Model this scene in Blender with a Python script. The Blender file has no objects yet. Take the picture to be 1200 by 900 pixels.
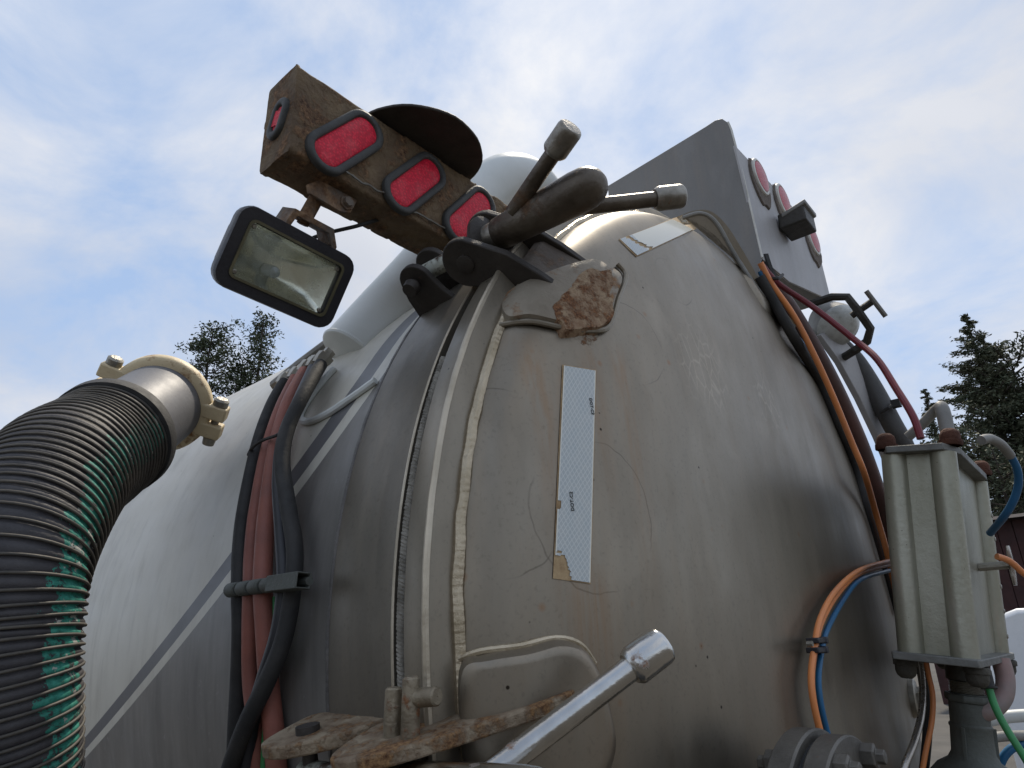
import bpy, math, random
from math import radians as RAD, sin, cos, pi
from mathutils import Vector as V, Matrix, noise
random.seed(4)
S = bpy.context.scene
C = S.collection
H = 1.95            # height of the tank axis above the yard; everything below is laid out from that axis

# ------------------------------------------------------------------ camera
F = 800.0           # focal length in pixels of a 1200 x 900 picture
CAM = V((0.7451, -1.6663, -0.0535)); YAW, PITCH, ROLL = 0.6999, 0.3688, -0.0357
CD = V((-sin(YAW)*cos(PITCH), cos(YAW)*cos(PITCH), sin(PITCH)))
r0 = V((cos(YAW), sin(YAW), 0)); u0 = r0.cross(CD)
CR = cos(ROLL)*r0 + sin(ROLL)*u0; CU = -sin(ROLL)*r0 + cos(ROLL)*u0
cam = bpy.data.cameras.new('camera'); camo = bpy.data.objects.new('camera', cam); C.objects.link(camo)
m = Matrix((CR, CU, -CD)).transposed().to_4x4(); m.translation = CAM + V((0, 0, H))
camo.matrix_world = m
cam.sensor_fit = 'HORIZONTAL'; cam.sensor_width = 36; cam.lens = 36*F/1200
cam.clip_start = 0.02; cam.clip_end = 2000
S.camera = camo
S.render.resolution_x, S.render.resolution_y = 1024, 768

# ------------------------------------------------------------------ sun, sky, exposure
SUN = V((-0.16, 0.45, 0.88)).normalized()
sl = bpy.data.lights.new('sun', 'SUN'); sl.energy = 3.2; sl.angle = RAD(2.5); sl.color = (1, .90, .75)
so = bpy.data.objects.new('sun', sl); C.objects.link(so); so.rotation_euler = SUN.to_track_quat('Z', 'Y').to_euler()
so.location = (0, 0, 12)
W = bpy.data.worlds.new('World'); S.world = W; W.use_nodes = True
wn, wl = W.node_tree.nodes, W.node_tree.links; wn.clear()
def wnode(t, **k):
    n = wn.new(t)
    for a, b in k.items(): setattr(n, a, b)
    return n
sky = wnode('ShaderNodeTexSky', sky_type='NISHITA', sun_disc=False)
sky.sun_elevation = math.asin(SUN.z); sky.sun_rotation = math.atan2(SUN.x, SUN.y); sky.air_density = 1.0; sky.dust_density = 0.4
tc = wnode('ShaderNodeTexCoord'); sep = wnode('ShaderNodeSeparateXYZ'); wl.new(tc.outputs['Generated'], sep.inputs[0])
az = wnode('ShaderNodeMath', operation='ADD'); az.inputs[1].default_value = 0.55; wl.new(sep.outputs[2], az.inputs[0])
mx = wnode('ShaderNodeMath', operation='MAXIMUM'); mx.inputs[1].default_value = 0.12; wl.new(az.outputs[0], mx.inputs[0])
dv = wnode('ShaderNodeVectorMath', operation='DIVIDE'); wl.new(tc.outputs['Generated'], dv.inputs[0]); wl.new(mx.outputs[0], dv.inputs[1])
cn = wnode('ShaderNodeTexNoise'); cn.inputs['Scale'].default_value = 3.4; cn.inputs['Detail'].default_value = 9; cn.inputs['Roughness'].default_value = .60
cn.inputs['Distortion'].default_value = .35
mp = wnode('ShaderNodeMapping'); mp.inputs['Location'].default_value = (3.1, 1.7, 0.4); wl.new(dv.outputs[0], mp.inputs[0]); wl.new(mp.outputs[0], cn.inputs['Vector'])
cr = wnode('ShaderNodeValToRGB'); cr.color_ramp.elements[0].position = .34; cr.color_ramp.elements[1].position = .63
wl.new(cn.outputs[0], cr.inputs[0])
cn2 = wnode('ShaderNodeTexNoise'); cn2.inputs['Scale'].default_value = 1.3; cn2.inputs['Detail'].default_value = 4; wl.new(mp.outputs[0], cn2.inputs['Vector'])
cc = wnode('ShaderNodeValToRGB'); cc.color_ramp.elements[0].color = (4.6, 4.9, 5.6, 1); cc.color_ramp.elements[1].color = (7.0, 7.1, 7.4, 1)
cc.color_ramp.elements[0].position = .35; cc.color_ramp.elements[1].position = .65; wl.new(cn2.outputs[0], cc.inputs[0])
hz = wnode('ShaderNodeMix', data_type='RGBA'); hz.inputs[0].default_value = .72; hz.inputs[7].default_value = (3.6, 4.8, 6.9, 1); wl.new(sky.outputs[0], hz.inputs[6])
mxs = wnode('ShaderNodeMix', data_type='RGBA'); wl.new(cr.outputs[0], mxs.inputs[0]); wl.new(hz.outputs[2], mxs.inputs[6]); wl.new(cc.outputs[0], mxs.inputs[7])
bg = wnode('ShaderNodeBackground'); bg.inputs[1].default_value = 0.112; wl.new(mxs.outputs[2], bg.inputs[0])
wo = wnode('ShaderNodeOutputWorld'); wl.new(bg.outputs[0], wo.inputs[0])
S.view_settings.view_transform = 'Standard'; S.view_settings.look = 'None'; S.view_settings.gamma = 1; S.view_settings.exposure = 0.22
S.view_settings.use_curve_mapping = False

# ------------------------------------------------------------------ pixel -> place helpers (distance always from a surface)
def ray(x, y): return CD + CR*((x-600)/F) + CU*((450-y)/F)
def pD(x, y, t): return CAM + ray(x, y)*t
def pX(x, y, X): v = ray(x, y); return CAM + v*((X-CAM.x)/v.x)
def pY(x, y, Y): v = ray(x, y); return CAM + v*((Y-CAM.y)/v.y)
def pZ(x, y, Z): v = ray(x, y); return CAM + v*((Z-CAM.z)/v.z)
def pCyl(x, y, r):
    v = ray(x, y); a = v.y**2+v.z**2; b = CAM.y*v.y+CAM.z*v.z; c = CAM.y**2+CAM.z**2-r*r
    D = b*b-a*c
    if D < 0: D = 0
    return CAM + v*((-b-math.sqrt(D))/a)
XW, DB, DN = 0.0744, 0.18, 2.34      # the dished door: start, depth, roundness
def domeX(rho): return XW + DB*max(0.0, 1-min(rho, 1.0)**DN)**(1/DN)
def domeN(P):
    rho = math.hypot(P.y, P.z); rho = max(1e-4, min(rho, .999))
    d = (domeX(rho+.0008)-domeX(rho-.0008))/.0016
    return V((1, -d*P.y/rho, -d*P.z/rho)).normalized()
def pDome(x, y, off=0.0):
    v = ray(x, y); t = .3; st = .01
    while t < 4:
        P = CAM+v*t; rho = math.hypot(P.y, P.z)
        if rho < 1 and P.x < domeX(rho):
            lo, hi = t-st, t
            for _ in range(18):
                mid = (lo+hi)/2; P = CAM+v*mid; rho = math.hypot(P.y, P.z)
                if rho < 1 and P.x < domeX(rho): hi = mid
                else: lo = mid
            P = CAM+v*hi
            return P + domeN(P)*off
        t += st
    return CAM+v*1.9
def ring(phi, x, r, s=0.0):          # place on the tank: angle up from the near side, along, out, sideways
    f = RAD(phi); return V((x, -r*cos(f)+s*sin(f), r*sin(f)+s*cos(f)))
def spline(pts, n=8, closed=False):
    P = [V(p) for p in pts]; out = []
    N = len(P)
    for i in range(N if closed else N-1):
        if closed: a, b, c, d = P[i-1], P[i], P[(i+1) % N], P[(i+2) % N]
        else: a, b, c, d = P[max(i-1, 0)], P[i], P[i+1], P[min(i+2, N-1)]
        for k in range(n):
            t = k/n
            out.append(0.5*((2*b)+(c-a)*t+(2*a-5*b+4*c-d)*t*t+(3*b-a-3*c+d)*t**3))
    if not closed: out.append(P[-1].copy())
    return out

# ------------------------------------------------------------------ mesh collector
class MB:
    def __init__(s): s.v = []; s.f = []; s.uv = []
    def loft(s, rings, closed=True, cap0=False, cap1=False, lens=None, loop=False):
        b = len(s.v); n = len(rings[0])
        for r in rings: s.v += [tuple(p) for p in r]
        m = len(rings); last = m if loop else m-1
        for i in range(last):
            i2 = (i+1) % m
            for j in range(n if closed else n-1):
                j2 = (j+1) % n
                s.f.append((b+i*n+j, b+i*n+j2, b+i2*n+j2, b+i2*n+j))
                l0 = lens[i] if lens else i; l1 = lens[i+1] if lens and i+1 < len(lens) else i+1
                s.uv += [(j/n, l0), ((j+1)/n, l0), ((j+1)/n, l1), (j/n, l1)]
        if cap0: s.f.append(tuple(b+j for j in reversed(range(n)))); s.uv += [(0, 0)]*n
        if cap1: s.f.append(tuple(b+(m-1)*n+j for j in range(n))); s.uv += [(0, 0)]*n
        return s
    def tube(s, path, r, n=12, caps=True, ref=None, closed=False, twist=0):
        P = [V(p) for p in path]; N = len(P); rs = r if isinstance(r, (list, tuple)) else [r]*N
        T = []
        for i in range(N):
            if closed: d = P[(i+1) % N]-P[i-1]
            else: d = P[min(i+1, N-1)]-P[max(i-1, 0)]
            T.append(d.normalized())
        up = V(ref) if ref else (V((0, 0, 1)) if abs(T[0].z) < .9 else V((1, 0, 0)))
        a = (up-T[0]*up.dot(T[0])).normalized(); rings = []; L = [0]
        for i in range(N):
            a = (a-T[i]*a.dot(T[i])).normalized(); b = T[i].cross(a)
            rings.append([P[i]+(a*cos(2*pi*j/n+twist*i)+b*sin(2*pi*j/n+twist*i))*rs[i] for j in range(n)])
            if i: L.append(L[-1]+(P[i]-P[i-1]).length)
        return s.loft(rings, True, caps and not closed, caps and not closed, L, closed)
    def lathe(s, prof, o=(0, 0, 0), ax=(1, 0, 0), n=32, cap0=False, cap1=False, a0=0, a1=2*pi):
        o = V(o); ax = V(ax).normalized(); up = V((0, 0, 1)) if abs(ax.z) < .9 else V((1, 0, 0))
        e1 = (up-ax*up.dot(ax)).normalized(); e2 = ax.cross(e1); full = abs(a1-a0-2*pi) < 1e-6
        k = n if full else n+1
        rings = [[o+ax*x+(e1*cos(a0+(a1-a0)*j/n)+e2*sin(a0+(a1-a0)*j/n))*r for j in range(k)] for x, r in prof]
        return s.loft(rings, full, cap0, cap1, [p[0] for p in prof])
    def prism(s, poly, vec):
        P = [V(p) for p in poly]; w = V(vec)
        return s.loft([P, [p+w for p in P]], True, True, True)
    def box(s, c, ux, uy, uz):           # half axes
        c, ux, uy, uz = V(c), V(ux), V(uy), V(uz)
        P = [c-ux-uy-uz, c+ux-uy-uz, c+ux+uy-uz, c-ux+uy-uz]
        return s.prism(P, uz*2)
    def mesh(s, name, mat, loc=(0, 0, 0), ang=35, flat=False):
        me = bpy.data.meshes.new(name); l = V(loc)
        me.from_pydata([(p[0]-l.x, p[1]-l.y, p[2]-l.z) for p in s.v], [], s.f)
        if len(s.uv) == len(me.loops):
            uv = me.uv_layers.new(name='UVMap'); uv.data.foreach_set('uv', [c for p in s.uv for c in p])
        me.materials.append(mat)
        import bmesh
        bm = bmesh.new(); bm.from_mesh(me); bmesh.ops.recalc_face_normals(bm, faces=bm.faces); bm.to_mesh(me); bm.free()
        if not flat:
            me.shade_smooth(); me.set_sharp_from_angle(angle=RAD(ang))
        me.update(); return me
def put(name, me, parent=None, loc=(0, 0, 0), bevel=0, mtx=None):
    o = bpy.data.objects.new(name, me); C.objects.link(o)
    if parent: o.parent = parent
    if mtx is not None: o.matrix_local = mtx
    elif not parent: o.location = V(loc)+V((0, 0, H))
    if bevel:
        b = o.modifiers.new('bevel', 'BEVEL'); b.width = bevel; b.segments = 2; b.limit_method = 'ANGLE'; b.angle_limit = RAD(40)
    return o
def thing(name, label, cat, loc=(0, 0, 0), group=None):
    o = bpy.data.objects.new(name, None); C.objects.link(o); o.location = V(loc)+V((0, 0, H)); o.empty_display_size = .05
    o['label'] = label; o['category'] = cat; o['_l'] = tuple(loc)
    if group: o['group'] = group
    return o
def rl(o):                              # layout origin of the thing an object belongs to
    while o.parent: o = o.parent
    return V(o['_l']) if '_l' in o else V((0, 0, 0))
def part(name, mb, mat, parent, bevel=0, ang=35, label=None, flat=False):
    o = put(name, mb.mesh(name, mat, rl(parent), ang, flat), parent, bevel=bevel)
    if label: o['label'] = label
    return o
def solo(name, mb, mat, label, cat, loc, group=None, bevel=0, ang=35):
    o = put(name, mb.mesh(name, mat, loc, ang), None, loc, bevel)
    o['label'] = label; o['category'] = cat; o['_l'] = tuple(loc)
    if group: o['group'] = group
    return o

# ------------------------------------------------------------------ materials
def mat(name, c1, c2=None, scale=6, rough=.5, metal=0.0, bump=0.0, bscale=60, rust=0.0, rscale=9, rcol=(.13, .05, .02), rcol2=(.30, .15, .07),
        stretch=(1, 1, 1), spots=0.0, spec=.5, coat=0, detail=6, trans=0, ior=1.45, emit=None, dirt=0.0, dcol=(.05, .045, .035), bd=.004):
    m = bpy.data.materials.new(name); m.use_nodes = True; nt = m.node_tree; N, L = nt.nodes, nt.links
    b = N['Principled BSDF']; b.inputs['Metallic'].default_value = metal; b.inputs['Roughness'].default_value = rough
    b.inputs['Specular IOR Level'].default_value = spec; b.inputs['Coat Weight'].default_value = coat; b.inputs['Transmission Weight'].default_value = trans; b.inputs['IOR'].default_value = ior
    tc = N.new('ShaderNodeTexCoord'); mp = N.new('ShaderNodeMapping'); mp.inputs['Scale'].default_value = stretch; L.new(tc.outputs['Object'], mp.inputs[0])
    def noi(sc, det=detail, ro=.6, vec=mp):
        n = N.new('ShaderNodeTexNoise'); n.inputs['Scale'].default_value = sc; n.inputs['Detail'].default_value = det; n.inputs['Roughness'].default_value = ro
        L.new(vec.outputs[0] if vec is mp else tc.outputs['Object'], n.inputs['Vector']); return n.outputs[0]
    def ramp(src, a, bb):
        n = N.new('ShaderNodeMapRange'); n.inputs['From Min'].default_value = a; n.inputs['From Max'].default_value = bb; L.new(src, n.inputs['Value']); return n.outputs[0]
    def mix(f, a, bb):
        n = N.new('ShaderNodeMix'); n.data_type = 'RGBA'
        L.new(f, n.inputs[0])
        for i, q in ((6, a), (7, bb)):
            if isinstance(q, tuple): n.inputs[i].default_value = (*q, 1)
            else: L.new(q, n.inputs[i])
        return n.outputs[2]
    c2 = c2 or tuple(x*.8 for x in c1)
    col = mix(ramp(noi(scale), .35, .65), c1, c2)
    rr = ramp(noi(scale*3), .2, .8)
    mr = N.new('ShaderNodeMapRange'); mr.inputs['To Min'].default_value = max(.03, rough-.09); mr.inputs['To Max'].default_value = min(1, rough+.09); L.new(rr, mr.inputs['Value']); rough_s = mr.outputs[0]
    if dirt:
        d = ramp(noi(scale*1.7, 8, .7), .72-dirt*.4, .80-dirt*.25)
        col = mix(d, col, dcol)
    if spots:
        vo = N.new('ShaderNodeTexVoronoi'); vo.inputs['Scale'].default_value = spots; L.new(tc.outputs['Object'], vo.inputs['Vector'])
        s1 = ramp(vo.outputs['Distance'], .10, .05)
        s2 = N.new('ShaderNodeMath'); s2.operation = 'MULTIPLY'; L.new(s1, s2.inputs[0])
        sc = N.new('ShaderNodeSeparateColor'); L.new(vo.outputs['Color'], sc.inputs[0]); L.new(ramp(sc.outputs[0], .72, .76), s2.inputs[1])
        col = mix(s2.outputs[0], col, (.045, .03, .02))
    hgt = None
    if rust:
        rm = ramp(noi(rscale, 9, .68, None), .70-rust*.42, .76-rust*.34)
        rc = mix(ramp(noi(rscale*6, 6, .7, None), .35, .65), rcol, rcol2)
        col = mix(rm, col, rc)
        q = N.new('ShaderNodeMix'); q.data_type = 'FLOAT'; L.new(rm, q.inputs[0]); L.new(rough_s, q.inputs[2]); q.inputs[3].default_value = .9; rough_s = q.outputs[0]
        q2 = N.new('ShaderNodeMix'); q2.data_type = 'FLOAT'; L.new(rm, q2.inputs[0]); q2.inputs[2].default_value = metal; q2.inputs[3].default_value = 0.0; L.new(q2.outputs[0], b.inputs['Metallic'])
        hgt = rm
    L.new(col, b.inputs['Base Color']); L.new(rough_s, b.inputs['Roughness'])
    if bump:
        bp = N.new('ShaderNodeBump'); bp.inputs['Strength'].default_value = bump; bp.inputs['Distance'].default_value = bd
        nb = noi(bscale, 8, .65, None)
        if hgt is not None:
            ad = N.new('ShaderNodeMath'); ad.operation = 'MULTIPLY_ADD'; L.new(hgt, ad.inputs[0]); L.new(nb, ad.inputs[1]); L.new(nb, ad.inputs[2]); nb = ad.outputs[0]
        L.new(nb, bp.inputs['Height']); L.new(bp.outputs[0], b.inputs['Normal'])
    m['x'] = 1
    return m
class G:                                 # tiny node-graph helper for the custom materials
    def __init__(s, name):
        s.m = bpy.data.materials.new(name); s.m.use_nodes = True; s.N = s.m.node_tree.nodes; s.L = s.m.node_tree.links; s.b = s.N['Principled BSDF']
        s.tc = s.N.new('ShaderNodeTexCoord')
    def inp(s, sock, q):
        if isinstance(q, (int, float)): sock.default_value = q
        elif isinstance(q, tuple): sock.default_value = (*q, 1) if len(q) == 3 and sock.type == 'RGBA' else q
        else: s.L.new(q, sock)
    def math(s, op, a, b=0.0, c=0.0):
        n = s.N.new('ShaderNodeMath'); n.operation = op
        s.inp(n.inputs[0], a); s.inp(n.inputs[1], b); s.inp(n.inputs[2], c); return n.outputs[0]
    def rng(s, v, a, b, c=0.0, d=1.0):
        n = s.N.new('ShaderNodeMapRange'); s.inp(n.inputs['Value'], v)
        for k, q in (('From Min', a), ('From Max', b), ('To Min', c), ('To Max', d)): n.inputs[k].default_value = q
        return n.outputs[0]
    def mix(s, f, a, b):
        n = s.N.new('ShaderNodeMix'); n.data_type = 'RGBA'; s.inp(n.inputs[0], f); s.inp(n.inputs[6], a); s.inp(n.inputs[7], b); return n.outputs[2]
    def map(s, vec, scale=(1, 1, 1), loc=(0, 0, 0), rot=(0, 0, 0)):
        n = s.N.new('ShaderNodeMapping'); s.L.new(vec, n.inputs[0]); n.inputs['Scale'].default_value = scale; n.inputs['Location'].default_value = loc; n.inputs['Rotation'].default_value = rot; return n.outputs[0]
    def noise(s, vec, sc, det=6, ro=.6, dist=0):
        n = s.N.new('ShaderNodeTexNoise'); s.L.new(vec, n.inputs['Vector']); n.inputs['Scale'].default_value = sc; n.inputs['Detail'].default_value = det; n.inputs['Roughness'].default_value = ro; n.inputs['Distortion'].default_value = dist; return n.outputs[0]
    def vor(s, vec, sc, feat='F1'):
        n = s.N.new('ShaderNodeTexVoronoi'); n.feature = feat; s.L.new(vec, n.inputs['Vector']); n.inputs['Scale'].default_value = sc; return n
    def sep(s, vec):
        n = s.N.new('ShaderNodeSeparateXYZ'); s.L.new(vec, n.inputs[0]); return n.outputs
    def bump(s, h, st=.3, d=.004):
        n = s.N.new('ShaderNodeBump'); n.inputs['Strength'].default_value = st; n.inputs['Distance'].default_value = d; s.L.new(h, n.inputs['Height']); s.L.new(n.outputs[0], s.b.inputs['Normal'])
    def set(s, **k):
        for a, q in k.items(): s.inp(s.b.inputs[a.replace('_', ' ')], q)
        return s.m

# tank shell: white paint, diagonal grey stripes, grey rear end
g = G('tank_paint'); O = g.tc.outputs['Object']; x, y, z = g.sep(O)
phi = g.math('ARCTAN2', z, g.math('MULTIPLY', y, -1.0))
# stripe coordinate: line through the points where the stripe crosses the shell
ph = g.math('MINIMUM', phi, .54)
k = g.math('ADD', x, g.math('ADD', g.math('MULTIPLY', ph, -1.609), g.math('MULTIPLY', g.math('MULTIPLY', ph, ph), 1.484)))
wob = g.noise(O, 5, 3)
white = g.mix(g.rng(g.noise(g.map(O, (1, 1, .35)), 3.5, 7, .65), .35, .7), (.565, .54, .465), (.43, .41, .355))
white = g.mix(g.rng(g.noise(g.map(O, (6, 6, 1.0)), 4, 8, .7), .50, .78, 0, .8), white, (.36, .34, .29))
vv = g.vor(O, 38); white = g.mix(g.math('MULTIPLY', g.rng(vv.outputs['Distance'], .08, .04), g.rng(g.noise(O, 9, 2), .60, .64)), white, (.06, .05, .04))
grey = g.mix(g.rng(g.noise(g.map(O, (7, 3, .8)), 3, 8, .66), .35, .68), (.20, .19, .175), (.125, .118, .108))
grey = g.mix(g.rng(g.noise(O, 60, 6, .7), .62, .72), grey, (.22, .21, .20))
STRIPE0 = -.752
def band(a, b_):
    return g.math('MULTIPLY', g.math('GREATER_THAN', k, a), g.math('LESS_THAN', k, b_))
col = g.mix(g.math('GREATER_THAN', k, STRIPE0+.098), white, grey)
col = g.mix(band(STRIPE0, STRIPE0+.058), col, (.12, .12, .125))
g.bump(g.noise(O, 55, 7, .6), .06)
MAT_SHELL = g.set(Base_Color=col, Roughness=g.rng(g.noise(O, 12), .3, .7, .32, .5), Metallic=0.0)

# dished door and rings: dull grey painted steel with vertical weather streaks
def steel(name, a, b_, sp=True, metal=.35, rough=.42, marks=None, streak=(.33, .25, .17)):
    g = G(name); O = g.tc.outputs['Object']
    n1 = g.noise(g.map(O, (2.2, 2.2, .6)), 3.2, 8, .62); n2 = g.noise(g.map(O, (11, 11, 1.1)), 4, 8, .66); n3 = g.noise(O, 140, 4, .6)
    col = g.mix(g.rng(n1, .25, .78), a, b_)
    warm = g.mix(.5, col, streak)
    col = g.mix(g.rng(n2, .46, .78, 0, .34), col, warm)
    col = g.mix(g.rng(g.noise(g.map(O, (1, 1, .5), (4, 2, 1)), 6, 5, .55, .6), .60, .66, 0, .16), col, tuple(min(1, q*1.35) for q in a))
    col = g.mix(g.rng(n3, .55, .8, 0, .35), col, tuple(q*.45 for q in b_))
    if marks:
        def dist(c):
            n = g.N.new('ShaderNodeVectorMath'); n.operation = 'DISTANCE'; g.L.new(O, n.inputs[0]); n.inputs[1].default_value = tuple(c); return n.outputs['Value']
        for c, r_ in marks['arcs']:           # long thin scratches
            d = g.math('ABSOLUTE', g.math('SUBTRACT', g.math('ADD', dist(c), g.math('MULTIPLY', g.noise(O, 9, 3), .03)), r_))
            f = g.math('MULTIPLY', g.rng(d, .0016, .0006), g.rng(g.noise(O, 5, 3), .44, .54, 0, .5)); col = g.mix(f, col, (.09, .075, .06))
        for c, r_ in marks['scuffs']:         # pale rubbed patches
            v2 = g.vor(g.map(O, (1, 1, .45), tuple(c)), 42, 'DISTANCE_TO_EDGE').outputs['Distance']
            f = g.math('MULTIPLY', g.rng(g.math('ADD', dist(c), g.math('MULTIPLY', g.noise(O, 16, 4), .10)), r_+.06, r_*.5+.05), g.rng(g.math('ADD', v2, g.math('MULTIPLY', g.noise(O, 60, 4), .12)), .13, .05, 0, .5)); col = g.mix(f, col, tuple(min(1, q*1.55) for q in a))
        X_, Y_, Z_ = g.sep(O)
        for c, w_, l_ in marks['runs']:       # rust and water runs below fittings
            f = g.rng(g.math('ABSOLUTE', g.math('SUBTRACT', Y_, c.y)), w_, 0.0)
            f = g.math('MULTIPLY', f, g.math('MULTIPLY', g.math('LESS_THAN', Z_, c.z), g.math('MULTIPLY', g.rng(Z_, c.z-l_, c.z-l_*.2), g.rng(g.math('ADD', Z_, g.math('MULTIPLY', g.noise(g.map(O, (25, 25, 1)), 3, 3), .08)), c.z+.05, c.z-.01))))
            f = g.math('MULTIPLY', f, g.rng(g.noise(g.map(O, (30, 30, 1.5)), 3, 5, .6), .35, .65, .05, .62)); col = g.mix(f, col, (.25, .15, .08))
    if sp:
        v = g.vor(O, 26); c = g.sep(v.outputs['Color'])
        f = g.math('MULTIPLY', g.rng(v.outputs['Distance'], .075, .045), g.math('GREATER_THAN', c[0], .80))
        col = g.mix(f, col, (.03, .022, .015))
        f2 = g.math('MULTIPLY', g.rng(v.outputs['Distance'], .2, .05, 0, .5), g.math('GREATER_THAN', c[1], .93)); col = g.mix(f2, col, (.25, .12, .05))
    r = g.rng(g.noise(g.map(O, (3, 3, 1.4)), 5, 7, .65), .3, .7, rough-.05, rough+.09)
    h = g.math('ADD', g.math('MULTIPLY', g.noise(O, 5, 1), .9), g.math('MULTIPLY', g.noise(O, 260, 3), .12))
    g.bump(h, .10, .006)
    return g.set(Base_Color=col, Roughness=r, Metallic=metal, Specular_IOR_Level=.5)
MAT_DOOR = steel('door_steel', (.285, .248, .194), (.205, .176, .135), metal=.82, rough=.39, marks=dict(
    arcs=[(pDome(740, 400), .10), (pDome(840, 250), .14), (pDome(700, 600), .13), (pDome(790, 330), .075), (pDome(560, 560), .16)],
    scuffs=[(pDome(825, 430), .10), (pDome(900, 470), .07)], runs=[(pDome(684, 398), .03, .30), (pDome(655, 420), .022, .5), (pDome(720, 400), .03, .5), (pDome(690, 660), .06, .35), (pDome(610, 390), .03, .5)]))
MAT_RING = steel('ring_steel', (.20, .178, .145), (.125, .11, .088), metal=.6, rough=.45)
MAT_RING2 = steel('door_ring_steel', (.28, .245, .19), (.19, .164, .124), metal=.6, rough=.4)
MAT_WELD = mat('weld_metal', (.56, .475, .345), (.40, .33, .225), 20, .34, .75, .5, 140, rust=.10, rscale=14)
MAT_RIDGE = mat('worn_edge', (.54, .475, .37), (.40, .345, .26), 14, .36, .65, .3, 60)
MAT_GASKET = mat('gasket_rubber', (.018, .018, .02), (.03, .03, .03), 30, .7, 0, .5, 80)
MAT_ROPE = mat('rope_fibre', (.30, .28, .24), (.13, .12, .10), 40, .85, 0, .6, 200)
MAT_RUST = mat('rusted_plate', (.16, .135, .11), (.10, .08, .065), 8, .7, .1, .9, 55, rust=.62, rscale=7, rcol=(.10, .045, .022), rcol2=(.33, .21, .12))
MAT_LEDGE = mat('rusty_ledge', (.36, .29, .20), (.20, .14, .09), 22, .75, .15, .8, 90, rust=.55, rscale=24, rcol=(.10, .042, .02), rcol2=(.40, .23, .10), bd=.008)
MAT_PIN = mat('stop_pin_steel', (.30, .255, .185), (.16, .13, .09), 22, .42, .7, .6, 90, rust=.35, rscale=40, bd=.004)
MAT_PADRUST = mat('pad_steel', (.30, .26, .20), (.21, .175, .13), 12, .5, .45, .4, 90, rust=.30, rscale=13, rcol=(.11, .05, .025), rcol2=(.36, .20, .09))
MAT_RUSTPAD = mat('rust_scale', (.40, .29, .18), (.25, .15, .085), 40, .85, 0, .8, 160, rust=.52, rscale=34, rcol=(.07, .026, .013), rcol2=(.33, .15, .06), bd=.005)
MAT_BAR = mat('lightbar_rust', (.20, .14, .078), (.11, .072, .042), 14, .85, 0, .7, 90, rust=.46, rscale=15, rcol=(.055, .024, .013), rcol2=(.33, .19, .095), dirt=.26, dcol=(.03, .02, .014), bd=.012)
MAT_BLACKPLATE = mat('dark_plate', (.060, .052, .045), (.035, .030, .026), 12, .6, .2, .5, 70, rust=.15, rscale=12, rcol=(.06, .03, .02), rcol2=(.12, .07, .04))
MAT_EDGE = mat('grey_plate', (.20, .19, .17), (.13, .12, .10), 14, .5, .35, .3, 60, rust=.22, rscale=12)
MAT_NUT = mat('oxidised_nut', (.17, .145, .115), (.085, .068, .052), 14, .40, .7, .5, 60, rust=.28, rscale=9, rcol=(.06, .035, .022), rcol2=(.17, .10, .055))
MAT_CAP = mat('worn_steel_cap', (.36, .34, .30), (.20, .18, .15), 25, .36, .75, .35, 90, rust=.18, rscale=26)
MAT_CHROME = mat('chrome', (.62, .61, .58), (.42, .41, .39), 9, .17, 1.0, .12, 120, rust=.14, rscale=18, dirt=.12)
MAT_CHIP = mat('chipped_white_bolt', (.50, .52, .46), (.38, .40, .34), 20, .6, 0, .6, 90, rust=.45, rscale=30, rcol=(.03, .025, .02), rcol2=(.10, .06, .04))
MAT_PIPEWHITE = mat('white_pipe_paint', (.70, .72, .70), (.58, .60, .57), 4, .42, 0, .08, 60, dirt=.03, dcol=(.38, .36, .30))
MAT_BLACKPL = mat('black_plastic', (.022, .021, .026), (.032, .030, .034), 18, .42, 0, .25, 160)
MAT_RUBBER = mat('black_rubber', (.022, .022, .022), (.038, .036, .034), 16, .72, 0, .3, 120, dirt=.18, dcol=(.075, .07, .06))
MAT_GROMMET = mat('grommet_rubber', (.048, .048, .044), (.032, .032, .030), 22, .6, 0, .3, 120, dirt=.15, dcol=(.10, .085, .06))
MAT_REDHOSE = mat('red_hose', (.30, .105, .075), (.22, .085, .065), 12, .6, 0, .35, 150, dirt=.12, dcol=(.10, .06, .05))
MAT_ORANGE = mat('orange_line', (.72, .25, .075), (.62, .23, .09), 9, .42, 0, 0)
MAT_BLUE = mat('blue_line', (.012, .12, .26), (.02, .09, .19), 9, .38, 0, 0)
MAT_RED = mat('red_cable', (.19, .018, .028), (.13, .02, .024), 9, .45, 0, 0)
MAT_GREEN = mat('green_cable', (.05, .30, .10), (.05, .22, .08), 12, .45, 0, 0)
MAT_ALU = mat('actuator_aluminium', (.40, .39, .32), (.27, .262, .195), 7, .36, .5, .25, 80, dirt=.16, dcol=(.20, .185, .115), spots=70, stretch=(1, 1, .35))
MAT_ALUPL = mat('actuator_plate', (.20, .20, .185), (.13, .13, .12), 11, .55, .3, .5, 70, dirt=.2)
MAT_RUSTNUT = mat('rusty_nut', (.105, .040, .022), (.065, .026, .016), 30, .85, .1, 1.0, 120)
MAT_DIRTNUT = mat('dirty_nut', (.085, .078, .062), (.05, .046, .038), 30, .7, .3, .9, 100)
MAT_VALVE = mat('cast_valve', (.115, .125, .112), (.08, .085, .075), 10, .62, .15, .5, 120, dirt=.18, dcol=(.10, .085, .06))
MAT_FLANGE = mat('flange_steel', (.15, .138, .118), (.10, .092, .08), 14, .45, .5, .3, 80, rust=.18, rscale=20, rcol2=(.22, .16, .10))
MAT_TUBE = mat('coupling_grey', (.17, .17, .18), (.13, .13, .138), 5, .55, .05, .15, 80, dirt=.10)
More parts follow.
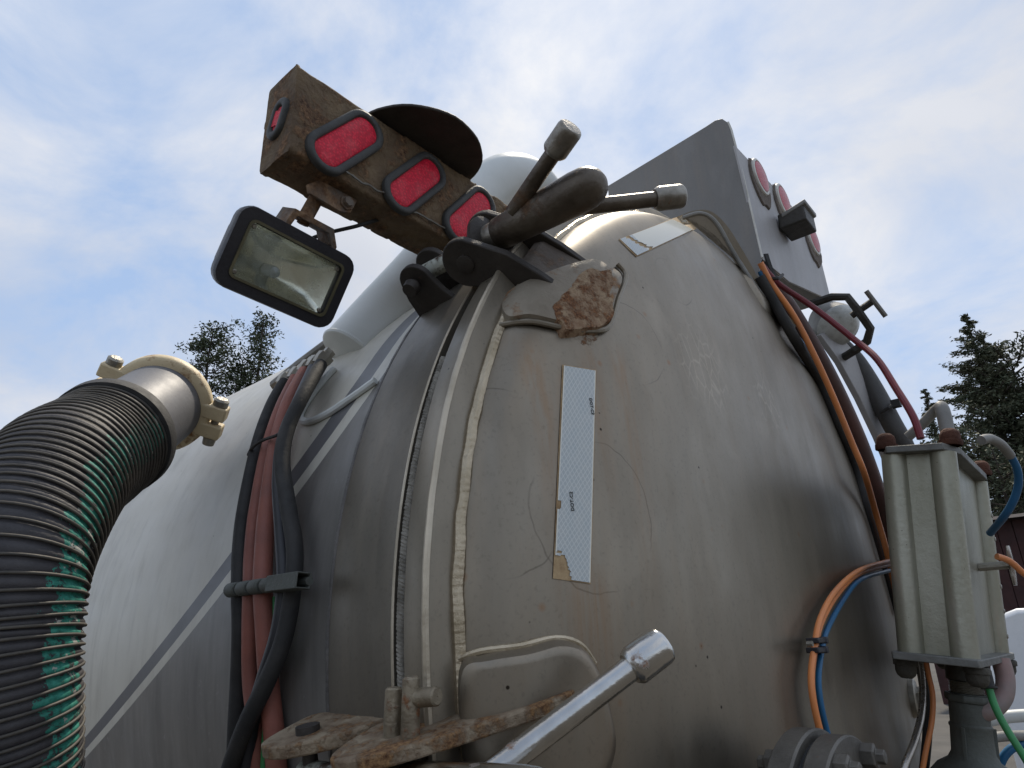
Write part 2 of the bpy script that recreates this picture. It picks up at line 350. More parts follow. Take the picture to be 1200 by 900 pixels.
MAT_COUPL = mat('cream_coupling', (.74, .62, .40), (.60, .48, .29), 10, .5, 0, .4, 70, rust=.40, rscale=14, rcol=(.16, .06, .025), rcol2=(.34, .17, .07))
MAT_RUSTCAP = mat('rusty_pipe_end', (.21, .12, .07), (.12, .07, .05), 9, .75, .1, .8, 60, rust=.3, rscale=12)
MAT_BOXGREY = steel('box_panel', (.20, .192, .18), (.155, .148, .138), False, .3, .45)
MAT_BOXPALE = steel('box_rear_panel', (.40, .39, .385), (.32, .31, .305), False, .1, .5)
MAT_FITT = mat('zinc_fitting', (.38, .36, .31), (.25, .23, .19), 30, .4, .7, .4, 100, rust=.15, rscale=25)
MAT_GREYPIPE = mat('grey_pipe', (.27, .265, .245), (.19, .185, .17), 12, .55, .1, .3, 80)
MAT_DARKHOSE = mat('dark_hose', (.075, .072, .068), (.05, .048, .046), 12, .55, 0, .3, 100)
MAT_MAROON = mat('maroon_hose', (.10, .045, .035), (.055, .035, .03), 8, .5, 0, .2, 100)
MAT_SILVER = mat('steel_tube', (.45, .42, .38), (.32, .29, .26), 10, .28, .9, .1, 80)
MAT_STEELDK = mat('dark_steel', (.07, .066, .058), (.045, .042, .036), 20, .5, .5, .4, 90)
MAT_WHITERING = mat('light_rim', (.66, .65, .60), (.50, .48, .42), 30, .4, 0, .2, 100, dirt=.12)
MAT_GUM = mat('dried_sealant', (.17, .14, .115), (.105, .085, .07), 30, .9, 0, 1.0, 90)
MAT_BULB = mat('bulb', (.22, .27, .33), (.16, .20, .25), 20, .2, .2)

g = G('red_lens'); O = g.tc.outputs['Object']
vv = g.vor(O, 190); cell = g.rng(vv.outputs['Distance'], .1, .65)
col = g.mix(cell, (.80, .022, .055), (.50, .008, .03)); dust = g.rng(g.noise(O, 26, 8, .7), .50, .75, 0, .22); col = g.mix(dust, col, (.62, .30, .27))
g.bump(g.math('SUBTRACT', 1.0, cell), .25, .002)
MAT_LENS = g.set(Base_Color=col, Roughness=.5, Specular_IOR_Level=.25)
g = G('faded_lens'); O = g.tc.outputs['Object']; vv = g.vor(O, 190)
col = g.mix(g.rng(vv.outputs['Distance'], .1, .65), (.60, .10, .11), (.42, .05, .07)); g.bump(vv.outputs['Distance'], .4, .002)
MAT_LENS_OLD = g.set(Base_Color=col, Roughness=.35)
g = G('lamp_glass'); O = g.tc.outputs['Object']
g.bump(g.noise(O, 30, 3), .15, .003)
MAT_GLASS = g.set(Base_Color=(.62, .66, .52), Alpha=g.rng(g.noise(O, 16, 6, .65), .35, .7, .10, .45), Roughness=.12, Specular_IOR_Level=.7)
MAT_REFLECTOR = mat('lamp_reflector', (.86, .87, .74), (.70, .71, .58), 12, .24, .9, .1, 30, dirt=.15, dcol=(.16, .15, .10))
g = G('round_lamp_glass'); O = g.tc.outputs['Object']
MAT_GLASS2 = g.set(Base_Color=g.mix(g.rng(g.noise(O, 25, 7, .7), .45, .65), (.55, .56, .53), (.36, .36, .32)), Roughness=.25, Specular_IOR_Level=.7)

# reflective tape
def tape_mat(name, k):
    g = G(name); U = g.tc.outputs['UV']; u, v, _ = g.sep(U)
    a = g.math('FRACT', g.math('MULTIPLY', g.math('ADD', u, g.math('MULTIPLY', v, .72)), k)); b_ = g.math('FRACT', g.math('MULTIPLY', g.math('SUBTRACT', u, g.math('MULTIPLY', v, .72)), k))
    ln = g.math('MAXIMUM', g.rng(g.math('ABSOLUTE', g.math('SUBTRACT', a, .5)), .36, .46), g.rng(g.math('ABSOLUTE', g.math('SUBTRACT', b_, .5)), .36, .46))
    n = g.noise(U, 60, 4)
    base = g.mix(g.rng(n, .3, .7), (.38, .425, .43), (.44, .465, .45))
    col = g.mix(g.math('MULTIPLY', ln, .65), base, (.62, .64, .61))
    ed = g.rng(g.math('ABSOLUTE', g.math('SUBTRACT', u, .0325)), .0295, .0315); col = g.mix(ed, col, (.72, .70, .60))
    return g.set(Base_Color=col, Roughness=.28, Specular_IOR_Level=.6, Coat_Weight=.3)
MAT_TAPE = tape_mat('reflective_tape', 120)
MAT_BACK = mat('tape_backing', (.50, .36, .20), (.28, .18, .09), 40, .8, 0, .5, 120)
MAT_INK = mat('black_ink', (.02, .02, .02), None, 5, .6)

MAT_WIRE = mat('hose_wire', (.10, .088, .070), (.05, .046, .04), 18, .6, .0, .3, 100)
g = G('striped_hose'); U = g.tc.outputs['UV']; O = g.tc.outputs['Object']; u, v, _ = g.sep(U)
st = g.math('MULTIPLY', g.math('LESS_THAN', g.math('ABSOLUTE', g.math('SUBTRACT', u, .55)), .035), g.rng(g.noise(O, 40, 4), .42, .5))
MAT_STRIPED = g.set(Base_Color=g.mix(st, g.mix(g.noise(O, 25), (.016, .017, .022), (.036, .036, .04)), (.02, .22, .20)), Roughness=.5)

# ================================================================== THE TRUCK TANK
truck = thing('vacuum_truck', 'grey and white steel tank truck with a dished rear door under a cloudy sky', 'truck', (0, 0, 0))
mb = MB(); prof = [(-6.2, 0.0), (-6.2, .6), (-6.12, .85), (-6.0, .96), (-5.9, 1.0)]+[(-5.9+i*(5.9-.1)/12, 1.0) for i in range(1, 13)]
mb.lathe(prof, n=192); shell = part('shell', mb, MAT_SHELL, truck)
# weld lines round the shell and its ring
def circ(x, r, n=720, jit=0.0, a0=0, a1=360, seed=0):
    out = []
    for i in range(n+1):
        a = a0+(a1-a0)*i/n; q = noise.noise(V((a*.5, seed, 3.3)))*jit; q2 = noise.noise(V((a*.35, seed+7, 1.3)))*jit
        out.append(ring(a, x+q, r+q2))
    return out
def bead(mb, path, r, jit=.35, n=8, seed=1.0):
    rs = [r*(1+jit*.5*noise.noise(V((i*.05, seed, 0)))+.02*sin(i*.9)+jit*.10*noise.noise(V((i*.6, seed+4, 0)))) for i in range(len(path))]
    return mb.tube(path, rs, n)
mb = MB(); mb.lathe([(-.180, .999), (-.176, 1.020), (-.165, 1.025), (-.115, 1.0265), (-.1145, 1.0285), (-.06, 1.0295), (-.0595, 1.031), (-.014, 1.033), (-.012, 1.0325), (-.0118, .995)], n=288)
fl = part('shell_flange', mb, MAT_RING, truck, ang=50)
mb = MB(); bead(mb, circ(-.178, 1.018, 2200, .0012, -40, 180, 2), .0052, .5, 7); part('weld_bead', mb, mat('dark_weld', (.16, .15, .14), (.10, .095, .09), 20, .5, .4, .6, 120), fl)
mb = MB(); mb.tube(circ(-.0135, 1.0335, 360), .0022, 6); part('flange_lip', mb, MAT_RIDGE, fl)
mb = MB(); mb.tube(circ(0.001, 1.012, 300, .0008), .0115, 10); part('gasket', mb, MAT_GASKET, fl)
# twisted rope seal lying in the joint
for kk in range(3):
    mb = MB(); pth = []
    for i in range(420):
        a = -14+36.5*i/420; tw = i*.62+kk*2.094; fr = .0048+.0012*noise.noise(V((i*.05, kk, 0)))
        p = ring(a, -.0005+fr*cos(tw), 1.0265+fr*sin(tw)); pth.append(p)
    mb.tube(pth, .0043, 6); part('rope_strand', mb, MAT_ROPE, fl)

door = put('rear_door', None, truck) if False else None
mb = MB(); dp = []
for i in range(61):
    a = (pi/2)*i/60; rho = max(0.0, cos(a))**(2/DN); dp.append((XW+DB*sin(a)**(2/DN), max(rho, .0005)))
mb.lathe(dp, n=288); door = part('rear_door', mb, MAT_DOOR, truck)
mb = MB(); mb.lathe([(.0130, .992), (.0132, 1.0365), (.0155, 1.0385), (.050, 1.0405), (.058, 1.0425), (.064, 1.0425), (.0672, 1.039), (.0745, 1.001), (.078, .99)], n=288)
dr = part('door_ring', mb, MAT_RING2, door, ang=50)
mb = MB(); bead(mb, circ(.0605, 1.0412, 900, .0006, -60, 300, 5), .0058, .2, 8); part('ring_edge', mb, MAT_RIDGE, door)
mb = MB(); bead(mb, circ(.0790, 1.0000, 2600, .0022, -40, 205, 9), .0096, .28, 8, 3.0); part('weld_bead', mb, MAT_WELD, door)

# raised pads on the door, traced on its surface
def pad(outline_px, h, edge=.82, rings=9, surf=pDome, rag=0.0):
    P = spline([(a, b, 0) for a, b in outline_px], 6 if not rag else 12, True); c = sum(P, V())/len(P)
    P = [c+(p-c)*(1+rag*noise.fractal(V(((p-c).normalized().x*1.6, (p-c).normalized().y*1.6, 1.7)), .9, 2.0, 3)) for i, p in enumerate(P)]; mb = MB(); R = []
    for k in range(rings+1):
        f = 1-k/rings if k < rings else .02
        hh = h*min(1, (1-f)/(1-edge)) if f > edge else h
        hh = h*math.sin(min(1, (1-f)/(1-edge))*pi/2)-.001
        R.append([surf(c.x+(p.x-c.x)*f, c.y+(p.y-c.y)*f, hh) for p in P])
    mb.loft(R, True, False, True); return mb
up_out = [(588, 352), (640, 322), (690, 305), (712, 312), (730, 326), (722, 352), (712, 382), (690, 390), (650, 385), (615, 378), (590, 380)]
part('hinge_pad', pad(up_out, .016, .86), MAT_PADRUST, door)
part('rust_patch', pad([(640, 372), (652, 350), (668, 332), (684, 318), (702, 320), (716, 338), (716, 368), (706, 388), (680, 393), (652, 388)], .0166, .96, rag=.22), MAT_RUSTPAD, door)
part('rust_patch', pad([(656, 392), (680, 386), (708, 386), (716, 394), (704, 402), (696, 412), (686, 406), (676, 409), (668, 400)], .0012, .3, rag=.35), mat('rust_bloom', (.335, .29, .23), (.30, .24, .17), 12, .85, .1, .8, 90, rust=.40, rscale=60, rcol=(.12, .05, .02), rcol2=(.28, .14, .06)), door)
low_out = [(541, 775), (565, 764), (610, 756), (650, 746), (680, 756), (698, 784), (712, 830), (718, 885), (690, 930), (600, 930), (550, 900), (540, 840)]
part('hinge_pad', pad(low_out, .030, .80, 14), MAT_DOOR, door)
mb = MB(); bead(mb, spline([pDome(a, b, .004) for a, b in [(541, 772), (565, 763), (610, 757), (650, 748), (678, 757), (694, 778)]], 24), .005, .4, 8, 8.); part('weld_bead', mb, MAT_WELD, door)
mb = MB(); bead(mb, spline([pDome(a, b, .006) for a, b in [(588, 384), (620, 380), (655, 386), (690, 390), (711, 384), (722, 352), (731, 326), (722, 312)]], 24), .005, .4, 8, 8.); part('weld_bead', mb, MAT_RING2, door)
rp = [(800, 252), (828, 246), (850, 262), (872, 296), (900, 344), (926, 372), (932, 384), (918, 380), (896, 362), (868, 318), (842, 280), (818, 262)]
part('box_pad', pad(rp, .014, .7), MAT_DOOR, door)
mb = MB(); bead(mb, spline([pDome(a, b, .008) for a, b in [(800, 255), (822, 250), (840, 262), (862, 300), (890, 348), (915, 374), (930, 382)]], 24), .006, .4, 8, 4.); part('weld_bead', mb, MAT_GREYPIPE, door)

# reflective tapes on the door
def tape(corners, nu, nv, keep, off, W_=.065, L_=.335):
    (a, b, c, d) = [V((*p, 0)) for p in corners]; mb = MB(); idx = {}
    for j in range(nv+1):
        for i in range(nu+1):
            p = (a*(1-i/nu)+b*(i/nu))*(1-j/nv)+(d*(1-i/nu)+c*(i/nu))*(j/nv)
            idx[i, j] = len(mb.v); mb.v.append(tuple(pDome(p.x, p.y, off)))
    for j in range(nv):
        for i in range(nu):
            if keep((i+.5)/nu, (j+.5)/nv):
                mb.f.append((idx[i, j], idx[i, j+1], idx[i+1, j+1], idx[i+1, j]))
                mb.uv += [(i/nu*W_, j/nv*L_), (i/nu*W_, (j+1)/nv*L_), ((i+1)/nu*W_, (j+1)/nv*L_), ((i+1)/nu*W_, j/nv*L_)]
    return mb
TC = [(660, 429), (697, 435), (690.5, 683), (648.5, 677)]
part('tape_backing', tape([(658.5, 427.5), (698.2, 434), (691.8, 684.5), (647.4, 678)], 8, 40, lambda u, v: True, .0012), MAT_BACK, door)
def torn(u, v):
    n = .05*noise.noise(V((u*7, v*60, 2)))
    if v > .885+n and u < .30+(v-.90)*2.2+n*2: return False
    if abs(v-.655) < .022 and u < .10+n: return False
    return True
tp = part('reflective_tape', tape(TC, 40, 170, torn, .0024), MAT_TAPE, door, label='long white reflective strip with a torn bottom corner')
part('tape_backing', tape([(724.5, 281), (800.5, 251.5), (816.5, 268), (745, 301.5)], 10, 6, lambda u, v: True, .0012), MAT_BACK, door)
TC2 = [(726, 281), (800, 253), (815, 268), (746, 300)]
tp2 = part('reflective_tape', tape(TC2, 90, 30, lambda u, v: not (abs(u-.17-.06*noise.noise(V((v*6, 0, 1)))-(v-.5)*.1) < .022+.03*max(0, noise.noise(V((v*9, u*9, 4))))) , .0024, .335, .065), MAT_TAPE, door, label='short pale reflective strip with a crack across it')
def text_on(body, at, size, rot, parent, mat_):
    cu = bpy.data.curves.new('t', 'FONT'); cu.body = body; cu.size = size; cu.align_x = 'CENTER'; cu.align_y = 'CENTER'; cu.extrude = .0003
    to = bpy.data.objects.new('t', cu); C.objects.link(to); me = bpy.data.meshes.new_from_object(to.evaluated_get(bpy.context.evaluated_depsgraph_get()))
    bpy.data.objects.remove(to); me.name = 'lettering'; me.materials.clear(); me.materials.append(mat_)
    P = at; n = domeN(P); up = V((0, 0, 1)); e2 = (up-n*up.dot(n)).normalized(); e1 = e2.cross(n)
    M = Matrix((e1, e2, n)).transposed().to_4x4() @ Matrix.Rotation(rot, 4, 'Z'); M.translation = P
    return put('lettering', me, parent, mtx=M)
text_on('DOT-C2', pDome(669, 588, .0032), .0078, pi/2, tp, MAT_INK)
text_on('DOT-C2', pDome(692, 477, .0032), .0078, -pi/2, tp, MAT_INK)

# fork lugs of the two clamps, welded to the door and to the shell
def lug_poly(phi, s, th, big=True):
    poly = []
    if big:
        cx, cr_, rad = .012, 1.080, .047
        for i in range(15):
            a = RAD(62+195*i/14); poly.append((cx+rad*cos(a), cr_+rad*sin(a)))
        poly += [(.012, 1.02), (.05, .98), (.11, .90), (.140, .88), (.157, .945), (.130, 1.003), (.096, 1.062)]
    else:
        cx, cr_, rad = -.128, 1.085, .036
        poly += [(-.175, 1.015), (-.172, 1.06)]
        for i in range(13):
            a = RAD(170-170*i/12); poly.append((cx+rad*cos(a), cr_+rad*sin(a)))
        poly += [(-.085, 1.05), (-.07, 1.015)]
    mb = MB(); f = RAD(phi); et = V((0, sin(f), cos(f)))
    mb.prism([ring(phi, a, b, s) for a, b in poly], et*th); return mb
def clamp_lugs(phi, m1, m2):
    for s in (-.064, .046):
        o = part('fork_plate', lug_poly(phi, s, .015), m1, door, bevel=.0025)
        f = RAD(phi); et = V((0, sin(f), cos(f)))
        mb = MB(); mb.lathe([(0, .017), (.003, .017), (.004, .015), (.004, 0.0005)], ring(phi, .012, 1.080, s+(0 if s < 0 else .015)), et*(-1 if s < 0 else 1), 24); part('boss', mb, m1, o)
        part('hinge_plate', lug_poly(phi, s*.62-.004, .014, False), m2, truck, bevel=.002)
clamp_lugs(36, MAT_BLACKPLATE, MAT_BLACKPLATE)
mb = MB(); f = RAD(36); mb.prism([ring(36, a, b, -.05) for a, b in [(.085, 1.03), (.105, 1.025), (.165, .935), (.185, .885), (.13, .90)]], V((0, sin(f), cos(f)))*.098); part('fork_web', mb, MAT_RUST, door, bevel=.003)
clamp_lugs(-13.8, MAT_RUST, MAT_RUST)
# flat ledge plates of the lower clamp
ledge = lambda x_, r_: ring(-8.4, x_, r_)-V((0, 0, (r_-1.03)*.13))
def ledge_plate(pts, owner):
    up_ = V((0, -.27, .963)); mb = MB(); P = spline([ledge(a, b) for a, b in pts], 4, True); mb.prism(P, up_*.017); part('ledge_plate', mb, MAT_LEDGE, owner, bevel=.003)
ledge_plate([(-.19, 1.02), (-.195, 1.08), (-.175, 1.125), (-.13, 1.13), (-.08, 1.10), (-.045, 1.06), (-.05, 1.02)], truck)
ledge_plate([(-.02, 1.03), (-.025, 1.09), (.0, 1.14), (.05, 1.135), (.11, 1.07), (.165, .99), (.195, .935), (.17, .90), (.08, 1.0)], door)
for a, r_, h_ in (((461, 845), .0115, .046), ((481, 848), .011, .060)):
    b0 = pCyl(*a, 1.075); mb = MB(); mb.lathe([(-.02, r_*1.05), (0, r_*1.05), (h_*.45, r_), (h_*.95, r_*.93), (h_, r_*.7), (h_, .0005)], b0-V((0, 0, .008)), (0.05, -.05, 1), 20); part('stop_pin', mb, MAT_PIN, truck)
mb = MB(); q = pCyl(494, 818, 1.07); mb.lathe([(0, .0005), (0, .011), (.034, .011), (.036, .009), (.036, .0005)], q-V((.012, 0, 0)), (1, .1, .05), 16); part('stop_pin', mb, MAT_PIN, truck)
# raised pad with a rounded end on the shell, below the pipe
mb = MB(); bead(mb, spline([pCyl(a, b, 1.006) for a, b in [(392, 432), (372, 455), (356, 478), (352, 490), (362, 494), (385, 484), (412, 466), (440, 446)]], 14), .0075, .25, 8); part('weld_bead', mb, MAT_PIPEWHITE, shell)

# chassis below the picture: rails, saddles, wheels
for yy in (-.43, .43):
    mb = MB(); mb.box((-3.0, yy, -1.12), (3.1, 0, 0), (0, .04, 0), (0, 0, .13)); part('chassis_rail', mb, MAT_STEELDK, truck, bevel=.01)
for xx in (-.9, -3.0, -5.2):
    mb = MB(); poly = [(xx, -.62, -1.0), (xx, .62, -1.0)]+[(xx, 1.0*sin(RAD(a)), -1.0*cos(RAD(a))) for a in range(34, -35, -4)]
    mb.prism(poly, (.06, 0, 0)); part('saddle', mb, MAT_STEELDK, truck)
for xx in (-1.5, -2.8):
    for yy in (-1.0, 1.0):
        mb = MB(); mb.lathe([(-.26, .30), (-.27, .44), (-.24, .50), (.24, .50), (.27, .44), (.26, .30), (.1, .28), (.1, .0005)] if yy > 0 else [(-.26, .0005), (-.12, .0005), (-.1, .28), (-.26, .30), (-.27, .44), (-.24, .50), (.24, .50), (.27, .44), (.26, .30)], (xx, yy*.98, -1.45), (0, 1, 0), 48); part('wheel', mb, MAT_RUBBER, truck)

# ================================================================== CLAMPS: swing bolt, long nut, handles
def clamp(phi, label, caps, nmat, hmat, capmat, base_xs, r0=1.085, handle_r=.0135):
    o = ring(phi, 0, r0); t = thing('door_clamp', label, 'clamp', tuple(o), 'swing bolt clamps on the tank door')
    A = lambda x: ring(phi, x, r0)
    mb = MB(); mb.tube([A(-.145), A(-.02)], [.0165, .0165], 20); mb.tube([A(-.02), A(.08)], .016, 20); part('swing_bolt', mb, MAT_CHIP, t)
    f = RAD(phi); et = V((0, sin(f), cos(f)))
    mb = MB(); mb.lathe([(-.07, .0005), (-.07, .014), (-.055, .017), (-.052, .010), (.05, .010), (.05, .016), (.06, .016), (.06, .0005)], A(-.13), et, 20); part('hinge_pin', mb, MAT_BLACKPLATE, t)
    mb = MB(); mb.lathe([(.0, .017), (0, .040), (.006, .045), (.014, .046), (.020, .030), (.02, .017)], A(.022), (1, 0, 0), 32); part('cup_washer', mb, MAT_BLACKPLATE, t)
    mb = MB(); mb.lathe([(.0, .016), (0, .026), (.030, .026), (.030, .016)], A(.036), (1, 0, 0), 32); part('collar', mb, MAT_CAP, t)
    mb = MB(); mb.lathe([(.062, .010), (.062, .027), (.066, .029), (.10, .0305), (.18, .0335), (.236, .0355), (.256, .0345), (.271, .030), (.282, .021), (.288, .010), (.289, .0005)], A(0), (1, 0, 0), 40); part('nut', mb, nmat, t)
    for (cp, bx) in zip(caps, base_xs):
        b = A(bx) if isinstance(bx, float) else V(bx); cp = V(cp); d = (cp-b).normalized(); L = (cp-b).length
        mb = MB(); mb.lathe([(.0, handle_r*1.0), (L*.5, handle_r*1.02), (L-.01, handle_r*1.0)], b, d, 24, True, True); h = part('handle', mb, hmat, t)
        mb = MB(); w = handle_r*1.58; mb.lathe([(-.034, .0005), (-.034, w*.80), (-.029, w*.97), (-.026, w), (.012, w), (.0165, w*.94), (.019, w*.82), (.0195, .0005)], cp, d, 28); part('cap', mb, capmat, h)
    return t
A36 = lambda x: ring(36, x, 1.085)
AL = lambda x: ring(-10.6, x, 1.085)
clamp(36, 'dark oxidised door clamp nut with stubby handles beside the red brake lights', [pX(662, 160, .262), pX(789, 231, .325)], MAT_NUT, MAT_NUT, MAT_CAP, [A36(.118)+V((0, -.026, .006)), .16])
clamp(-10.6, 'clamp with a shiny chrome handle on the rusty ledge plates', [pX(764, 764, .300), AL(.28)+V((0, .06, -.17)), AL(.28)+V((0, -.15, -.02))], MAT_CHROME, MAT_CHROME, MAT_CHROME, [.15, .2, .2], handle_r=.0145)

# ================================================================== LIGHT BAR with oval brake lights
BX, BY0, BY1, BZ0, BZ1 = -.155, -1.176, -.56, .766, .966
bar = thing('rear_light_bar', 'rusty brown light bar with red oval brake lights above the door clamp', 'light bar', (BX, -.7, BZ0))
mb = MB(); nseg = 150; ringsb = []
def flake(p):
    a = noise.fractal(p*22, .9, 2.1, 4); b = noise.fractal(p*9+V((7, 3, 1)), .9, 2.1, 5)
    return .0012*a + (.0026 if b > .10 else 0.0)
sec = []
for (cx_, cz_, a0) in ((BX-.010, BZ1-.010, 0), (BX-.09, BZ1-.010, 90), (BX-.09, BZ0+.010, 180), (BX-.010, BZ0+.010, 270)):
    for k_ in range(5):
        a = RAD(a0+22.5*k_); sec.append((V((cx_+.010*cos(a), 0, cz_+.010*sin(a))), V((cos(a), 0, sin(a)))))
dense = []
for i in range(len(sec)):
    (p, n_), (q, n2) = sec[i], sec[(i+1) % len(sec)]; L_ = (q-p).length; kk = max(1, int(L_/.005))
    for j in range(kk): dense.append((p.lerp(q, j/kk), n_.lerp(n2, j/kk).normalized()))
for i in range(nseg+1):                 # welded box with thick flaking rust
    yy = BY0+(BY1-BY0)*i/nseg
    ringsb.append([V((p.x, yy, p.z))+n_*(flake(V((p.x, yy, p.z)))-.002) for p, n_ in dense])
mb.loft(ringsb, True, True, True); hb = part('housing', mb, MAT_BAR, bar, ang=50)
# flaking paint ridge along the lower edge
mb = MB(); pth = [V((BX+.004+.002*noise.noise(V((i*.4, 0, 0))), BY0+.10+.36*i/70, BZ0+.018+.010*noise.noise(V((i*.16, 3, 0))))) for i in range(71)]; mb.tube(pth, [.0022+.0014*noise.noise(V((i*.7, 8, 0))) for i in range(71)], 5); part('paint_flake', mb, MAT_EDGE, hb)
def obround(L, Wd, n=10, e=1.0):
    pts = []; r_ = Wd/2; h_ = L/2-r_
    for i in range(n+1): a = -pi/2+pi*i/n; pts.append((h_+r_*cos(a)*e, r_*sin(a)))
    for i in range(n+1): a = pi/2+pi*i/n; pts.append((-h_+r_*cos(a)*e, r_*sin(a)))
    return pts
def oval_light(c, e1, e2, n, L, Wd, parent, lens=MAT_LENS, name='brake_light'):
    c, e1, e2, n = V(c), V(e1), V(e2), V(n)
    P = lambda s_, h: [c+e1*(a)+e2*(b)+n*h for a, b in obround(L*1.0+2*s_, Wd+2*s_, e=1.0)]
    mb = MB(); mb.loft([P(.016, -.004), P(.0158, .003), P(.0145, .006), P(.010, .0075), P(.004, .0075), P(.001, .005), P(0.0, .001), P(-.004, -.002)]); gr = part(name, mb, MAT_GROMMET, parent, ang=60)
    mb = MB(); mb.loft([P(.001, .0005), P(-.003, .0035), P(-.012, .0048), P(-.024, .0055)], True, False, True); part('lens', mb, lens, gr, ang=60)
ob = RAD(52)
for px_ in ((406, 166), (487, 214), (551, 252)):
    c = pX(*px_, BX+.005); e1 = V((0, cos(ob), sin(ob))); e2 = V((0, sin(ob), -cos(ob)))
    oval_light(c, e1, e2, (1, 0, 0), .186, .056, bar)
c = pY(327, 140, BY0-.001); oval_light(c, V((.35, 0, .94)).normalized(), V((.94, 0, -.35)).normalized(), (0, -1, 0), .052, .020, bar, MAT_LENS, 'side_marker')
# round cover plate over the bar
mb = MB(); pc = V((BX-.03, -.855, BZ1+.004)); RR = .148; out = []
for i in range(48):
    a = 2*pi*i/48; q = RR*(1+.012*noise.noise(V((cos(a)*3, sin(a)*3, 0))))
    out.append(pc+V((q*cos(a)*.93, q*sin(a), .010*noise.noise(V((cos(a)*1.5, sin(a)*1.5, 5))))))
mb.prism(out, (0, 0, .007)); part('cover_plate', mb, MAT_BLACKPLATE, bar, bevel=.002)
# foot that carries the bar on the tank
mb = MB(); mb.box((BX-.05, -.62, .78), (.05, 0, 0), (0, .03, 0), (0, 0, .10)); part('foot', mb, MAT_BAR, bar, bevel=.004)

# ================================================================== WORK LAMP under the bar
lc = V((-.262, -1.098, .605)); al = RAD(30); LE1 = V((0, 1, 0)); LE2 = V((sin(al), 0, cos(al))); LN = V((cos(al), 0, -sin(al)))
rotl = Matrix.Rotation(RAD(-3), 3, LN); LE1 = rotl @ LE1; LE2 = rotl @ LE2
lamp = thing('work_lamp', 'rectangular black work lamp with a clear glass front hanging under the light bar', 'lamp', tuple(lc))
def rrect(w, h, r_, n=5):
    pts = []
    for (sx, sy, a0) in ((1, 1, 0), (-1, 1, 90), (-1, -1, 180), (1, -1, 270)):
        for i in range(n+1):
            a = RAD(a0+90*i/n); pts.append((sx*(w/2-r_)+r_*cos(a), sy*(h/2-r_)+r_*sin(a)))
    return pts
def LR(w, h, r_, d, dx=0): return [lc+LE1*(a+dx)+LE2*(b)+LN*d for a, b in rrect(w, h, r_)]
W0, H0 = .240, .148
mb = MB(); mb.loft([LR(.10, .06, .02, -.105), LR(.15, .09, .028, -.10), LR(.205, .12, .03, -.062), LR(.222, .134, .03, -.03), LR(W0, H0, .028, -.012), LR(W0+.003, H0+.003, .028, .006), LR(W0, H0, .027, .012), LR(.200, .109, .012, .012), LR(.192, .102, .010, .004), LR(.190, .100, .010, -.006)], True, True); hs = part('housing', mb, MAT_BLACKPL, lamp, ang=40)
mb = MB(); mb.loft([LR(.192, .102, .010, -.004), LR(.188, .098, .010, -.006), LR(.15, .075, .02, -.040), LR(.09, .05, .022, -.060), LR(.03, .03, .012, -.066)], True, False, True); part('reflector', mb, MAT_REFLECTOR, lamp, ang=40)
mb = MB(); mb.loft([LR(.1925, .1025, .010, .003), LR(.18, .09, .010, .0065), LR(.10, .05, .01, .010)], True, False, True); part('glass', mb, MAT_GLASS, lamp, ang=60)
mb = MB(); mb.lathe([(0, .012), (.030, .012), (.036, .010), (.040, .0005)], lc-LN*.062-LE2*.012-LE1*.006, LN, 20); part('bulb', mb, MAT_BULB, lamp)
mb = MB(); mb.loft([LR(.199, .109, .012, .0125), LR(.199, .109, .012, .0145), LR(.190, .100, .010, .0145), LR(.190, .100, .010, .0115)], True); part('trim', mb, mat('lamp_trim', (.17, .15, .085), (.11, .10, .06), 20, .5, .3), lamp)
for sx in (-1, 1):
    for sy in (-1, 1):
        mb = MB(); mb.lathe([(0, .0045), (.003, .0045), (.004, .003), (.004, .0005)], lc+LE1*(sx*.088)+LE2*(sy*.043)+LN*.0045, LN, 10); part('screw', mb, MAT_FITT, lamp)
# rusty bracket: shallow channel, bolt and arm to the bar
bc = lc+LE2*(.074)-LN*.015; mb = MB()
chan = [(-.055, -.004), (-.048, .034), (.036, .036), (.056, .008), (.056, -.004), (.046, .002), (.030, .024), (-.038, .024), (-.044, -.004)]
mb.prism([bc+LE1*(a+.012)+LE2*(b-.003)-LN*.026 for a, b in chan], LN*.052); part('bracket', mb, MAT_RUST, lamp, bevel=.0012)
b1 = bc+LE2*.027+LE1*.0; b2 = V((BX-.055, b1.y+.02, BZ0+.002))
mb = MB(); mb.tube([b1-LE2*.012, b1+LE2*.010], .011, 6); mb.tube([b1, b2], .014, 12); part('bolt', mb, MAT_RUST, lamp)
mb = MB(); q = V((BX-.035, b1.y+.055, BZ0)); mb.prism([q+V((0, -.055, 0)), q+V((0, .03, 0)), q+V((0, .016, -.036)), q+V((0, -.006, -.045)), q+V((0, -.075, -.040)), q+V((0, -.08, -.024))], (.006, 0, 0)); part('bracket', mb, MAT_RUST, lamp, bevel=.001)
mb = MB(); mb.lathe([(0, .015), (.004, .015), (.004, .010), (.012, .010), (.012, .0005)], q+V((.006, .004, -.022)), (1, 0, 0), 6); part('bolt', mb, MAT_RUST, lamp)
mb = MB(); mb.tube(spline([lc-LN*.09+LE1*.03, lc-LN*.09+LE1*.06+LE2*.08, V((BX-.06, -.98, BZ0-.03)), V((BX-.06, -.93, BZ0+.01))], 8), .004, 8); part('lamp_cable', mb, MAT_RUBBER, lamp)

